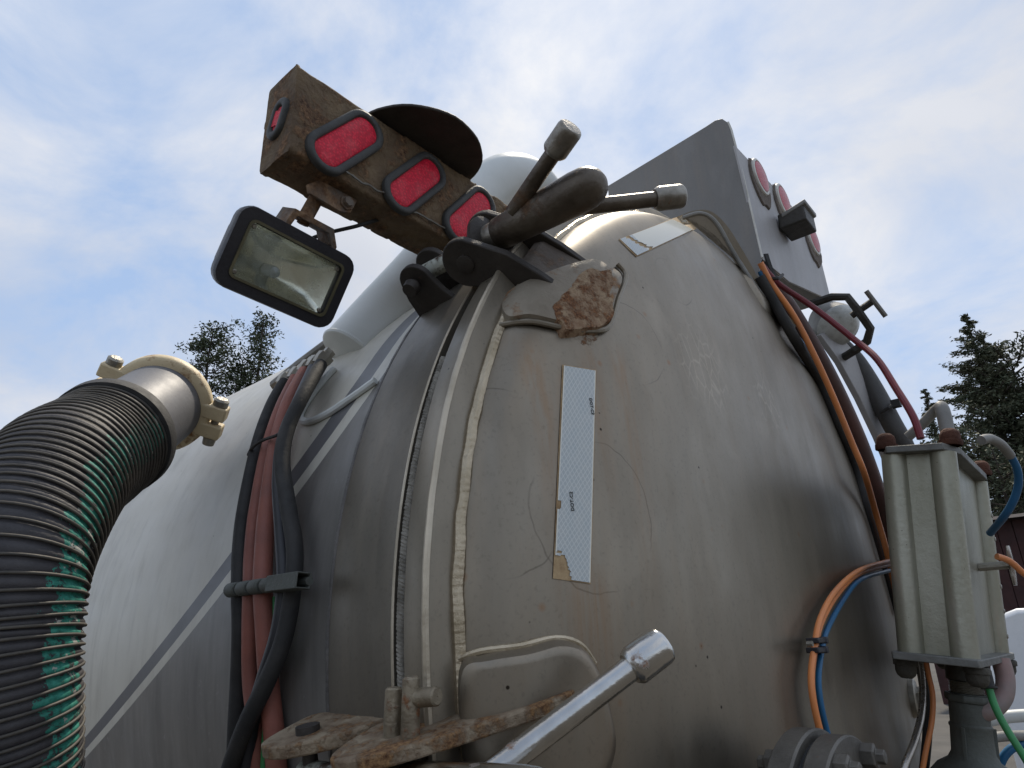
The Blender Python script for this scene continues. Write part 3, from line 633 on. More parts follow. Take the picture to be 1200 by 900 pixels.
# ================================================================== WHITE VENT PIPE over the tank
pth = spline([pD(409, 415, 1.60), pD(452, 366, 1.68), pD(500, 312, 1.77), pD(545, 255, 1.86), pD(568, 226, 1.92), pD(592, 210, 1.98), pD(617, 213, 2.05), pD(636, 234, 2.12), pD(650, 268, 2.18), pD(662, 330, 2.22)], 8)
mb = MB(); mb.tube(pth, .073, 36); vp = solo('vent_pipe', mb, MAT_PIPEWHITE, 'thick white vent pipe with capped lower end and elbow over the tank', 'pipe', tuple(pth[0]))
mb = MB(); d = (pth[1]-pth[0]).normalized(); mb.lathe([(-.004, .0005), (-.004, .067), (-.001, .0735), (.004, .076), (.009, .0735)], pth[0], d, 36); part('end_cap', mb, MAT_PIPEWHITE, vp)

# ================================================================== SUCTION HOSE and its coupling
hp = spline([pD(134, 511, 1.30), pD(107, 530, 1.22), pD(66, 561, 1.10), pD(8, 655, .95), pD(-12, 752, .90), pD(-16, 830, .88), pD(-18, 930, .87), pD(-18, 1080, .86)], 60)
HR = .1065
# resample by length
Ls = [0]
for i in range(1, len(hp)): Ls.append(Ls[-1]+(hp[i]-hp[i-1]).length)
def at_len(l):
    import bisect
    i = min(max(bisect.bisect(Ls, l)-1, 0), len(hp)-2); t_ = (l-Ls[i])/max(1e-9, Ls[i+1]-Ls[i]); return hp[i].lerp(hp[i+1], t_)
PITCHW = .0145; NL = int(Ls[-1]/(PITCHW/6)); cpts = [at_len(i*PITCHW/6) for i in range(NL)]
# suction hose
g = G('suction_hose'); U = g.tc.outputs['UV']; O = g.tc.outputs['Object']; u, v, _ = g.sep(U)
nz = g.noise(O, 22, 6, .7); nz2 = g.noise(O, 60, 5, .7)
col = g.mix(g.rng(g.noise(O, 30, 6, .7), .3, .7), (.030, .028, .031), (.058, .054, .056))
ta = (cpts[1]-cpts[0]).normalized(); fa = (V((0, 0, 1))-ta*ta.z).normalized()
for i in range(NL//3):
    ta = (cpts[i+1]-cpts[i]).normalized(); fa = (fa-ta*fa.dot(ta)).normalized()
want = CR*.95-CD*.33; fb = ta.cross(fa); HB = (math.atan2(want.dot(fb), want.dot(fa))/(2*pi)) % 1
bnd = g.math('LESS_THAN', g.math('ABSOLUTE', g.math('SUBTRACT', g.math('FRACT', g.math('ADD', u, .5-HB+.0)), .5)), g.rng(nz, .30, .7, .012, .085))
col = g.mix(g.math('MULTIPLY', bnd, g.math('GREATER_THAN', nz2, .43)), col, g.mix(g.rng(nz2, .45, .6), (.02, .17, .125), (.05, .30, .225)))
bnd2 = g.math('LESS_THAN', g.math('ABSOLUTE', g.math('SUBTRACT', g.math('FRACT', g.math('ADD', u, .5-HB+.03)), .5)), .07)
col = g.mix(g.math('MULTIPLY', bnd2, g.rng(g.noise(g.map(O, (1, 1, 1), (9, 3, 2)), 55, 4, .6), .605, .625)), col, (.40, .41, .36))
g.bump(g.noise(O, 200, 4), .3, .003)
MAT_SUCTION = g.set(Base_Color=col, Roughness=.62)
hose = thing('suction_hose', 'fat black ribbed suction hose with torn green strips', 'hose', tuple(hp[-1]))
mb = MB(); mb.tube(cpts, [HR-.0038*abs(cos(pi*i/6))**3+.0012*noise.noise(V((i*.13, 2, 0))) for i in range(NL)], 72, True, ref=(0, 0, 1)); part('hose_wall', mb, MAT_SUCTION, hose, ang=80)
# spiral wire
T0 = (cpts[1]-cpts[0]).normalized(); a_ = (V((0, 0, 1))-T0*T0.z).normalized(); wp = []; per = 48
for i in range(int(NL/6*per)):
    l = i*PITCHW/per
    if l > Ls[-1]-.01: break
    p = at_len(l); q = at_len(min(l+.004, Ls[-1])); T = (q-p).normalized(); a_ = (a_-T*a_.dot(T)).normalized(); b_ = T.cross(a_); th = 2*pi*i/per
    wp.append(p+(a_*cos(th)+b_*sin(th))*(HR+.0004))
mb = MB(); mb.tube(wp, .0023, 6); part('spiral_wire', mb, MAT_WIRE, hose, ang=80)
# end cuff
cd = (pD(187, 474, 1.52)-pD(134, 511, 1.30)); CL = cd.length; cd.normalize(); c0 = pD(134, 511, 1.30)
mb = MB(); mb.lathe([(-.030, HR-.002), (-.028, HR+.006), (-.004, HR+.0075), (.004, HR+.004), (.004, HR-.012)], c0, cd, 72); part('cuff', mb, MAT_RUBBER, hose)
cpl = thing('hose_coupling', 'grey pipe stub with a rusty cream clamp ring at the end of the suction hose', 'coupling', tuple(c0))
TR = .091
mb = MB(); mb.lathe([(-.03, TR), (CL+.03, TR)], c0, cd, 72); part('pipe_stub', mb, MAT_TUBE, cpl)
mb = MB(); mb.lathe([(.003, TR+.012), (.004, TR+.0155), (.010, TR+.0165), (.016, TR+.014), (.022, TR+.004), (.022, TR)], c0, cd, 72); part('band', mb, MAT_TUBE, cpl)
cc0 = c0+cd*(CL-.008)
mb = MB(); mb.lathe([(-.004, TR), (-.002, TR+.012), (.004, TR+.018), (.026, TR+.019), (.032, TR+.014), (.034, TR)], cc0, cd, 72); cr_ = part('clamp_ring', mb, MAT_COUPL, cpl, ang=45)
mb = MB(); mb.lathe([(.03, TR+.004), (.060, TR+.003), (.075, TR-.012), (.08, .0005)], cc0, cd, 56); part('pipe_end', mb, MAT_RUSTCAP, cpl)
# two ears with bolts
rightv = CR-cd*CR.dot(cd); rightv.normalize(); upv = cd.cross(rightv)*-1
if upv.dot(CU) < 0: upv = -upv
for sgn, tilt in ((1, -.40), (-1, .55)):
    e = (rightv*sgn+upv*tilt).normalized(); tg = cd.cross(e)
    if tg.dot(V((0, 0, 1))) < 0: tg = -tg
    base = cc0+cd*.015+e*(TR+.022)
    for s2 in (-1, 1):
        mb = MB(); mb.box(base+tg*(s2*.022)-e*.002, e*.030, cd*.019, tg*.0165); part('ear', mb, MAT_COUPL, cpl, bevel=.004)
    mb = MB(); mb.lathe([(-.058, .0005), (-.058, .013), (-.040, .015), (-.039, .009), (.039, .009), (.039, .017), (.052, .017), (.056, .012), (.056, .0005)], base+e*.008, tg, 12); part('bolt', mb, MAT_FITT, cpl)

# ================================================================== HYDRAULIC HOSES along the shell
def hose_on(name, pts, r_, m_, label, group='hoses strapped to the side of the tank', n=14):
    P = spline([pCyl(a, b, 1.0+c) for a, b, c in pts], 10)
    return solo(name, MB().tube(P, r_, n), m_, label, 'hose', tuple(P[-1]), group, ang=60)
hose_on('hydraulic_hose', [(334, 447, .035), (318, 475, .03), (302, 520, .025), (287, 590, .025), (281, 640, .03), (280, 690, .035), (281, 740, .03), (279, 800, .02), (276, 860, .02), (274, 930, .02)], .0135, MAT_RUBBER, 'black rubber hose beside two red hoses, farthest from the tank door')
hose_on('hydraulic_hose', [(346, 443, .035), (328, 480, .03), (312, 530, .024), (299, 600, .022), (294, 650, .026), (293, 690, .033), (292, 740, .028), (293, 800, .02), (300, 860, .02), (302, 930, .02)], .0125, MAT_REDHOSE, 'thinner faded red hose running next to the outer black hose')
hose_on('hydraulic_hose', [(358, 436, .04), (338, 475, .04), (323, 530, .034), (313, 600, .030), (309, 650, .032), (308, 690, .035), (311, 740, .028), (315, 800, .02), (321, 860, .02), (326, 930, .02)], .0165, MAT_REDHOSE, 'thick faded red hose in the middle of the strapped bundle')
hose_on('hydraulic_hose', [(367, 432, .04), (350, 470, .045), (333, 510, .05), (327, 560, .045), (330, 620, .035), (333, 680, .035), (326, 740, .035), (308, 800, .035), (294, 850, .035), (286, 930, .03)], .0125, MAT_STRIPED, 'black hose with a thin teal stripe crossing the red hoses')
hose_on('hydraulic_hose', [(376, 427, .045), (356, 462, .055), (338, 500, .06), (331, 540, .056), (337, 590, .045), (345, 640, .036), (343, 690, .036), (332, 750, .04), (312, 800, .05), (288, 850, .055), (268, 905, .055), (255, 960, .05)], .0140, MAT_RUBBER, 'thick black hose bulging in front of the grey tank side')
hose_on('hydraulic_hose', [(322, 700, .02), (322, 760, .02), (318, 800, .018), (312, 850, .02), (308, 930, .02)], .006, MAT_GREEN, 'thin green line behind the strapped hoses')
# fittings and rail at the top of the hoses
rail = thing('hose_manifold', 'small manifold rail with hose fittings under the white vent pipe', 'manifold', tuple(pCyl(355, 432, 1.03)))
mb = MB(); mb.tube([pCyl(322, 452, 1.02), pCyl(352, 428, 1.03), pCyl(384, 404, 1.03)], .015, 10); part('rail', mb, MAT_EDGE, rail)
for (a, b, c) in ((333, 447, .035), (346, 441, .035), (358, 433, .04), (368, 428, .04), (377, 423, .045)):
    q = pCyl(a, b, 1+c); mb = MB(); mb.lathe([(-.012, .015), (.004, .019), (.016, .019), (.018, .013), (.030, .013), (.03, .0005)], q, (.3, .45, .8), 6, True); part('fitting', mb, MAT_FITT, rail)
# square tube the hoses are strapped to
bk = thing('hose_bracket', 'open ended grey square tube bracket holding the strapped hoses', 'bracket', tuple(pCyl(310, 686, 1.05)))
qa = pCyl(268, 692, 1.045); qb = pCyl(356, 680, 1.060); ax = (qb-qa).normalized(); er = V((0, qb.y, qb.z)).normalized()*1; er = (er-ax*er.dot(ax)).normalized(); e3 = ax.cross(er)
sq = lambda p, h: [p+er*h+e3*h, p-er*h+e3*h, p-er*h-e3*h, p+er*h-e3*h]
mid = qa+(qb-qa)*.62
mb = MB(); mb.loft([sq(mid, .008), sq(mid, .0125), sq(qb, .0125), sq(qb, .0100), sq(mid, .0100)], True); tb = part('square_tube', mb, MAT_VALVE, bk, bevel=.0015, ang=30)
for kk in range(4):
    q = qa+(qb-qa)*(.08+.17*kk); mb = MB(); mb.lathe([(-.018, .0005), (-.018, .011), (-.014, .0125), (.014, .0125), (.018, .011), (.018, .0005)], q, ax, 16); part('clamp_block', mb, MAT_VALVE, bk)
mb = MB(); mb.tube([qa-er*.01, qb-er*.01], .007, 8); part('rod', mb, MAT_VALVE, bk)
# strap round the bundle
P = spline([pCyl(291, 533, 1.02), pCyl(296, 524, 1.045), pCyl(308, 516, 1.055), pCyl(322, 511, 1.062), pCyl(330, 507, 1.05)], 6)
solo('cable_tie', MB().tube(P, .0035, 6), MAT_RUBBER, 'thin black tie wrapped round the red and black hoses', 'cable tie', tuple(P[0]))

# ================================================================== TAIL LIGHT BOX on top of the tank
YB = .20
pc_ = lambda a, b: pY(a, b, YB)
tb = thing('tail_light_box', 'grey sheet metal box with round red lights on the far side of the tank door', 'light box', (.0, .6, 1.05))
XR = pc_(875, 230).x
poly = [pc_(712, 218), pc_(770, 183), pc_(826, 149), pc_(838, 141), pc_(846, 139), pc_(852, 143), pc_(856, 152), pc_(866, 190), pc_(880, 250), pc_(892, 302)]
x0 = poly[0].x
poly += [V((XR-.02, YB, .93)), V((x0, YB, .93))]
mb = MB(); mb.prism(poly, (0, .006, 0)); part('side_panel', mb, MAT_BOXGREY, tb, bevel=.001)
mb = MB(); mb.tube([q+V((.002, .003, 0)) for q in poly[5:10]], .0035, 6); part('edge_weld', mb, MAT_WHITERING, tb)
rpX = XR+.002
r1, r2, r3, r4 = pX(861, 170, rpX), pX(893, 303, rpX), pX(974, 352, rpX), pX(953, 268, rpX)
mb = MB(); mb.prism([r1, r2, pX(925, 330, rpX), r3, r4], (-.006, 0, 0)); part('rear_panel', mb, MAT_BOXPALE, tb, bevel=.001)
mb = MB(); mb.prism([r3+V((-.007, -.004, 0)), r4+V((-.007, -.004, 0)), r4+V((-.4, -.004, 0)), r3+V((-.4, -.004, 0))], (0, .006, 0)); part('side_panel', mb, MAT_BOXGREY, tb)
zt = r1.z-.005; mb = MB(); mb.prism([V((rpX-.008, YB+.008, zt)), V((rpX-.008, r4.y-.006, r4.z-.004)), V((rpX-.4, r4.y-.006, r4.z-.004)), V((rpX-.4, YB+.008, zt))], (0, 0, -.005)); part('top_panel', mb, MAT_BOXGREY, tb)
for a, b in ((890, 208), (917, 236), (952, 281)):
    c = pX(a, b, rpX+.004); mb = MB(); mb.lathe([(-.004, .068), (.003, .068), (.008, .065), (.010, .058), (.006, .055)], c, (1, 0, 0), 36); lt = part('tail_light', mb, MAT_WHITERING, tb)
    mb = MB(); mb.lathe([(.004, .056), (.010, .053), (.014, .035), (.016, .0005)], c, (1, 0, 0), 36); part('lens', mb, MAT_LENS_OLD, lt)
    mb = MB(); mb.loft([[c+V((.0, (.085+.012*noise.noise(V((cos(t_)*3, sin(t_)*3, a))))*cos(t_)*s_, -.02+(.095+.02*noise.noise(V((cos(t_)*3, sin(t_)*3, b))))*sin(t_)*s_)) + V((h_, 0, 0)) for t_ in [2*pi*j/30 for j in range(30)]] for s_, h_ in ((1.0, -.003), (.96, .002), (.5, .002))]); part('sealant', mb, MAT_GUM, lt)
c = pX(934, 262, rpX+.05); mb = MB(); mb.box(c, (.045, 0, 0), (0, .055, 0), (0, 0, .03)); pl = part('plate_lamp', mb, MAT_STEELDK, tb, bevel=.006)
mb = MB(); mb.box(c+V((.012, .0, .028)), (.042, 0, .010), (0, .058, 0), (0, 0, .008)); part('hood', mb, MAT_GREYPIPE, pl, bevel=.004)
mb = MB(); mb.tube(spline([pX(893, 300, rpX-.01), pX(899, 318, rpX-.01), pX(906, 330, rpX-.02)], 5), .02, 8); part('cable_gland', mb, MAT_RUBBER, tb)

# ================================================================== ROUND LAMP with guard beyond the door
rt = 2.28; rc = pD(982, 382, rt)
rlp = thing('round_lamp', 'small round lamp with a dusty glass behind a bent guard bar', 'lamp', tuple(rc))
axl = (pD(1005, 395, rt-.10)-rc).normalized()
mb = MB(); mb.lathe([(-.10, .0005), (-.10, .04), (-.07, .066), (-.02, .074), (0, .074)], rc, axl, 36); part('housing', mb, MAT_GREYPIPE, rlp)
mb = MB(); mb.lathe([(0, .074), (.012, .070), (.03, .055), (.042, .03), (.046, .0005)], rc, axl, 36); part('glass', mb, MAT_GLASS2, rlp)
gp = [(948, 357, 2.26), (975, 348, 2.2), (993, 348, 2.18), (1004, 362, 2.16), (1020, 385, 2.16), (1016, 400, 2.18), (1003, 410, 2.2), (985, 421, 2.28)]
mb = MB(); mb.tube([pD(*q) for q in gp], .0135, 8); part('guard_bar', mb, MAT_STEELDK, rlp, ang=30)
mb = MB(); mb.tube([pD(998, 370, 2.18), pD(1024, 352, 2.14)], .011, 10); part('screw', mb, MAT_STEELDK, rlp)
mb = MB(); mb.tube([pD(1015, 341, 2.14), pD(1038, 371, 2.12)], .0075, 8); part('wing_handle', mb, MAT_EDGE, rlp)
mb = MB(); mb.tube([rc-axl*.09, V((.02, rc.y-.05, rc.z-.12))], .02, 10); part('stalk', mb, MAT_STEELDK, rlp)

# ================================================================== CABLES down the far edge of the door
def line_dome(name, pts, off, r_, m_, label, cat='cable', group='cables along the edge of the tank door'):
    P = spline([pDome(a, b, off) if len(q) == 0 else pD(a, b, q[0]) for a, b, *q in pts], 8)
    return solo(name, MB().tube(P, r_, 10), m_, label, cat, tuple(P[-1]), group, ang=60)
line_dome('power_cable', [(891, 308), (905, 334), (930, 370), (953, 414), (975, 462), (998, 518), (1013, 555), (1026, 600, 1.98), (1040, 650, 1.96), (1056, 720, 1.94)], .022, .0085, MAT_ORANGE, 'orange cable curving down the far edge of the grey door')
line_dome('power_cable', [(890, 324), (906, 352), (932, 398), (955, 446), (979, 500), (999, 548), (1014, 592, 2.02), (1028, 640, 2.0), (1042, 690, 1.98), (1056, 760, 1.96)], .012, .0150, MAT_RUBBER, 'black cable hugging the door rim below the orange cable')
line_dome('power_cable', [(890, 318), (905, 346), (930, 388), (954, 440), (977, 494), (998, 542)], .026, .006, MAT_BLUE, 'thin dark blue cable between the orange and the black cable')
P = spline([pD(894, 312, 2.0), pD(913, 333, 1.99), pD(953, 360, 1.96), pD(1000, 397, 1.86), pD(1027, 420, 1.76), pD(1050, 455, 1.66), pD(1070, 488, 1.58), pD(1079, 514, 1.55)], 8)
solo('power_cable', MB().tube(P, .0085, 10), MAT_RED, 'dark red cable hanging from the light box to the actuator', 'cable', tuple(P[-1]), 'cables along the edge of the tank door')
P = spline([pD(900, 330, 2.06), pD(923, 358, 2.06), pD(950, 402, 2.06), pD(971, 440, 2.06), pD(993, 486, 2.06), pD(1013, 534, 2.06), pD(1033, 594, 2.06), pD(1052, 670, 2.06), pD(1066, 760, 2.06)], 8)
solo('drain_hose', MB().tube(P, .024, 14), MAT_MAROON, 'thick dark maroon hose between the orange cable and the door flange', 'hose', tuple(P[-1]), ang=60)
P = spline([pD(985, 405, 2.34), pD(1003, 424, 2.32), pD(1023, 455, 2.28), pD(1044, 494, 2.22), pD(1062, 530, 2.2), pD(1078, 590, 2.2)], 8)
dh = solo('drain_hose', MB().tube(P, .031, 16), MAT_DARKHOSE, 'dark grey hose running down from the round lamp outside the door rim', 'hose', tuple(P[-1]), ang=60)
q = pD(1041, 476, 2.23); mb = MB(); mb.tube([pD(1031, 484, 2.2), pD(1041, 478, 2.18), pD(1050, 473, 2.2)], .006, 6); mb.box(pD(1050, 473, 2.19), (.013, 0, 0), (0, .012, 0), (0, 0, .012)); part('tie', mb, MAT_RUBBER, dh)
P = spline([pDome(905, 326, .015), pDome(912, 326, .03), pD(917, 322, 2.0)], 5)
solo('cable_tie', MB().tube(P, .005, 6), MAT_RUBBER, 'black tie holding the cables at the corner of the light box', 'cable tie', tuple(P[0]))

rows = [(962, 392, 978, 384), (985, 424, 1004, 416), (1008, 466, 1030, 456), (1030, 512, 1052, 500), (1050, 560, 1072, 548)]
mb = MB(); mb.loft([[pD(a, b, 2.24), pD(c, d, 2.30), pD(c, d, 2.30)+V((-.02, 0, 0)), pD(a, b, 2.24)+V((-.02, 0, 0))] for a, b, c, d in rows], True, True, True); part('flange_strip', mb, MAT_BOXPALE, truck, bevel=.002)
# ================================================================== AIR LINES looped over the door
al_pts = [(1046, 660), (1020, 664), (990, 674), (963, 698), (945, 729), (938, 757), (933, 792), (936, 826), (946, 868), (955, 900)]
def airline(dx, dy, off, r_, m_, label):
    P = spline([pDome(a+dx*(1 if i > 2 else .3), b+dy*(1 if i < 5 else .2), off) for i, (a, b) in enumerate(al_pts)], 8)
    return solo('air_line', MB().tube(P, r_, 12), m_, label, 'air line', tuple(P[-1]), 'plastic air lines looped over the door', ang=60)
airline(-2, -3, .030, .0058, MAT_ORANGE, 'outer orange air line of the loop held by the black clip')
airline(4, 1.5, .022, .0058, MAT_ORANGE, 'orange air line squeezed between the other orange one and the blue one')
airline(9.5, 7.5, .026, .0056, MAT_BLUE, 'blue air line looping over the grey door beside the orange pair')
cl_ = thing('hose_clip', 'black plastic clip fixing the air lines to the door', 'clip', tuple(pDome(938, 757, .0)))
for dy in (-5, 6):
    q = pDome(938, 756+dy, .030); n_ = domeN(pDome(938, 757)); hx = V((0, 1, 0)); hx = (hx-n_*hx.dot(n_)).normalized(); hz = n_.cross(hx)
    mb = MB(); mb.box(q, hx*.022, hz*.0050, n_*.012); mb.box(q+hx*.020, hx*.006, hz*.0062, n_*.014); part('jaw', mb, MAT_BLACKPL, cl_, bevel=.002)
mb = MB(); mb.lathe([(0, .005), (.01, .005), (.01, .0005)], pDome(927, 755, .03), domeN(pDome(938, 757)), 8, True); part('screw', mb, MAT_FITT, cl_)

# ================================================================== PNEUMATIC ACTUATOR
AY = .094
nb = pY(1149, 777, AY); nt_ = pY(1118, 511, AY); la = pY(1040, 758, AY); ra = pX(1190, 771, nb.x)
sxw = nb.x-la.x; syw = ra.y-nb.y
ac = thing('pneumatic_actuator', 'tall grey aluminium pneumatic actuator with rusty domed nuts at the door edge', 'actuator', tuple(nb))
ca = nb+V((-sxw/2, syw/2, 0)); axis = (nt_-nb).normalized(); LA = (nt_-nb).length
ex = (V((1, 0, 0))-axis*axis.x).normalized(); ey = axis.cross(ex)
hx_, hy_ = sxw/2, syw/2
def aprof():
    # barrel with a flat recessed panel on each side and a rounded tie-rod rib at each corner
    return [(-BHX, -BHY), (BHX, -BHY), (BHX, BHY), (-BHX, BHY)]
RIB = .027; BHX, BHY = hx_*.93-RIB*.95, hy_*.93-RIB*.95
ap = aprof()
plate_t = .016
AP = lambda l: [ca+axis*l+ex*a+ey*b for a, b in ap]
mb = MB(); mb.loft([AP(plate_t), AP(LA*.5), AP(LA-plate_t)], True, True, True); part('barrel', mb, MAT_ALU, ac, ang=28)
for sx in (-1, 1):
    for sy in (-1, 1):
        mb = MB(); c = ca+ex*(sx*(hx_*.93-RIB))+ey*(sy*(hy_*.93-RIB)); mb.lathe([(plate_t, RIB), (LA-plate_t, RIB)], c, axis, 28); part('tie_rod_rib', mb, MAT_ALU, ac)
def chpoly(f, ch=.16): return [(hx_*f, hy_*f*(1-ch)), (hx_*f*(1-ch), hy_*f), (-hx_*f*(1-ch), hy_*f), (-hx_*f, hy_*f*(1-ch)), (-hx_*f, -hy_*f*(1-ch)), (-hx_*f*(1-ch), -hy_*f), (hx_*f*(1-ch), -hy_*f), (hx_*f, -hy_*f*(1-ch))]
mb = MB(); mb.prism([ca+ex*a+ey*b for a, b in chpoly(1.0, .05)], axis*plate_t); part('bottom_plate', mb, MAT_ALUPL, ac, bevel=.002)
mb = MB(); mb.prism([ca+axis*(LA-plate_t)+ex*a+ey*b for a, b in chpoly(.97, .28)], axis*plate_t); part('top_plate', mb, MAT_ALUPL, ac, bevel=.002)
for sx in (-1, 1):
    for sy in (-1, 1):
        for top in (0, 1):
            c = ca+ex*(sx*hx_*.80)+ey*(sy*hy_*.80)+axis*(LA if top else 0); d = axis if top else -axis; k_ = 1.12
            mb = MB(); mb.lathe([(0, .0205*k_), (.003, .0225*k_), (.013, .0225*k_), (.014, .0195*k_), (.026, .0195*k_), (.034, .0165*k_), (.040, .010*k_), (.041, .0005)], c, d, 12); part('dome_nut', mb, MAT_RUSTNUT if top else MAT_DIRTNUT, ac, ang=40)
mb = MB(); mb.lathe([(0, .030), (.012, .030), (.014, .026), (.022, .024), (.022, .0005)], ca+axis*LA-ex*.01, axis, 24); part('port_boss', mb, MAT_ALUPL, ac)
vv_ = -axis
# valve neck under the actuator
cv = ca-axis*.0+ex*.01
mb = MB(); mb.lathe([(0, .040), (.045, .040), (.045, .034)], cv, vv_, 36); part('neck', mb, MAT_STEELDK, ac)
mb = MB(); mb.lathe([(.046+.0035*i/2, .034+(.002 if i % 2 else -.001)) for i in range(17)], cv, vv_, 36); part('thread', mb, MAT_FITT, ac, ang=20)
mb = MB(); mb.lathe([(.074, .03), (.074, .045), (.078, .048), (.090, .048), (.094, .043), (.094, .03)], cv, vv_, 8); part('lock_nut', mb, MAT_VALVE, ac, bevel=.003)
mb = MB(); mb.lathe([(.094, .040), (.138, .0405), (.142, .044), (.146, .044), (.150, .042), (.20, .044), (.215, .052), (.23, .075), (.26, .10), (.33, .11), (.40, .11)], cv, vv_, 40); part('bonnet', mb, MAT_VALVE, ac)
for a in (20, 140, 260):
    mb = MB(); d = ex*cos(RAD(a))+ey*sin(RAD(a)); mb.box(cv-axis*.18+d*.046, d*.004, axis*.035, axis.cross(d)*.003); part('rib', mb, MAT_VALVE, ac)
# screws along the right rib
for i in range(6):
    mb = MB(); mb.lathe([(0, .006), (.002, .006), (.003, .004), (.003, .0005)], ca+axis*(LA*(.12+.13*i))+ex*(hx_*.93-.001)+ey*(hy_*.93-RIB), ex, 10); part('rivet', mb, MAT_FITT, ac)
# fittings and bits around the actuator
P = spline([pD(1064, 512, 1.72), pD(1080, 498, 1.70), pD(1095, 482, 1.68), pD(1102, 477, 1.66), pD(1106, 486, 1.64), pD(1110, 505, 1.62)], 6)
solo('bent_pipe', MB().tube(P, [.012]*18+[.016]*(len(P)-18), 12), MAT_GREYPIPE, 'short bent grey pipe above the actuator top plate', 'pipe', tuple(P[0]), ang=60)
P = spline([pD(1150, 516, 1.50), pD(1160, 514, 1.51), pD(1173, 521, 1.53), pD(1184, 534, 1.55)], 6)
fi = solo('air_fitting', MB().tube(P, .0105, 12), MAT_GREYPIPE, 'grey elbow fitting feeding a blue line into the actuator', 'fitting', tuple(P[0]), ang=60)
P = spline([pD(1183, 532, 1.55), pD(1192, 550, 1.56), pD(1193, 570, 1.57), pD(1186, 590, 1.58), pD(1176, 606, 1.6), pD(1160, 625, 1.66)], 8)
solo('air_line', MB().tube(P, .0085, 12), MAT_BLUE, 'blue air line looping from the top of the actuator', 'air line', tuple(P[-1]), 'plastic air lines looped over the door', ang=60)
P = spline([pD(1168, 652, 1.6), pD(1182, 657, 1.6), pD(1195, 668, 1.6), pD(1215, 690, 1.6), pD(1240, 760, 1.6)], 8)
solo('air_line', MB().tube(P, .0075, 12), MAT_ORANGE, 'orange air line leaving the far side of the actuator', 'air line', tuple(P[-1]), 'plastic air lines looped over the door', ang=60)
bv = thing('valve_lever', 'small silver butterfly lever sticking out behind the actuator', 'lever', tuple(pD(1186, 662, 1.68)))
q = pD(1180, 662, 1.68); w0, w1 = pD(1181, 640, 1.68), pD(1190, 686, 1.66)
mb = MB(); mb.loft([[w0+V((.004*cos(t_), .016*sin(t_), 0)) for t_ in [j*pi/5 for j in range(10)]], [w0.lerp(w1, .3)+V((.006*cos(t_), .022*sin(t_), 0)) for t_ in [j*pi/5 for j in range(10)]], [w0.lerp(w1, .5)+V((.006*cos(t_), .010*sin(t_), 0)) for t_ in [j*pi/5 for j in range(10)]], [w0.lerp(w1, .75)+V((.006*cos(t_), .022*sin(t_), 0)) for t_ in [j*pi/5 for j in range(10)]], [w1+V((.004*cos(t_), .014*sin(t_), 0)) for t_ in [j*pi/5 for j in range(10)]]], True, True, True); part('wings', mb, MAT_SILVER, bv, ang=60)
mb = MB(); mb.tube([q-V((.06, 0, 0)), q+V((.01, 0, 0))], .01, 10); part('stem', mb, MAT_FITT, bv)
gf = thing('green_cable', 'green cable leaving a black plug under the actuator', 'cable', tuple(pD(1200, 890, 1.35)))
P = spline([pD(1159, 806, 1.47), pD(1166, 828, 1.45), pD(1180, 855, 1.42), pD(1202, 890, 1.38), pD(1225, 930, 1.36)], 8)
mb = MB(); mb.tube(P, .0075, 12); part('cable', mb, MAT_GREEN, gf, ang=60)
mb = MB(); d = (P[2]-P[0]).normalized(); mb.lathe([(-.058, .0005), (-.058, .010), (-.036, .011), (-.034, .0135), (-.004, .0125), (-.002, .016), (.002, .016), (.003, .0085)], P[0], d, 16); part('plug', mb, MAT_RUBBER, gf)
P = spline([pD(1172, 772, 1.62), pD(1178, 795, 1.60), pD(1176, 815, 1.58), pD(1164, 830, 1.57), pD(1146, 836, 1.58), pD(1125, 838, 1.62)], 8)
solo('elbow_hose', MB().tube(P, .020, 16), mat('pinkish_hose', (.34, .22, .20), (.24, .20, .185), 14, .55, 0, .2, 80), 'pinkish grey elbow hose tucked behind the green cable', 'hose', tuple(P[-1]), ang=60)
P = spline([pD(1076, 762, 1.62), pD(1081, 800, 1.58), pD(1080, 835, 1.52), pD(1072, 868, 1.46), pD(1058, 905, 1.40), pD(1050, 950, 1.36)], 8)
solo('steel_tube', MB().tube(P, .0075, 12), MAT_SILVER, 'thin bare steel tube bending down beside the flange', 'tube', tuple(P[-1]), ang=60)
P = spline([pD(1083, 762, 1.66), pD(1088, 790, 1.64), pD(1093, 815, 1.62), pD(1092, 845, 1.60), pD(1085, 880, 1.58), pD(1078, 920, 1.56)], 8)
solo('air_line', MB().tube(P, .006, 10), MAT_ORANGE, 'short orange air line hanging behind the valve neck', 'air line', tuple(P[-1]), 'plastic air lines looped over the door', ang=60)
P = spline([pD(1074, 760, 1.70), pD(1082, 800, 1.70), pD(1087, 850, 1.68), pD(1082, 910, 1.66)], 8)
solo('power_cable', MB().tube(P, .011, 10), MAT_RUBBER, 'black cable behind the bare steel tube', 'cable', tuple(P[-1]), 'cables along the edge of the tank door', ang=60)
bq = pDome(1068, 818, 0); bn = domeN(bq)
bo = thing('door_boss', 'round steel boss with a hex plug on the lower edge of the door', 'boss', tuple(bq))
mb = MB(); mb.lathe([(-.01, .050), (.012, .050), (.016, .044), (.016, .0005)], bq, bn, 32); part('boss', mb, MAT_FITT, bo)
mb = MB(); mb.lathe([(.016, .030), (.040, .030), (.042, .026), (.042, .0005)], bq, bn, 6); part('hex_plug', mb, MAT_FITT, bo)

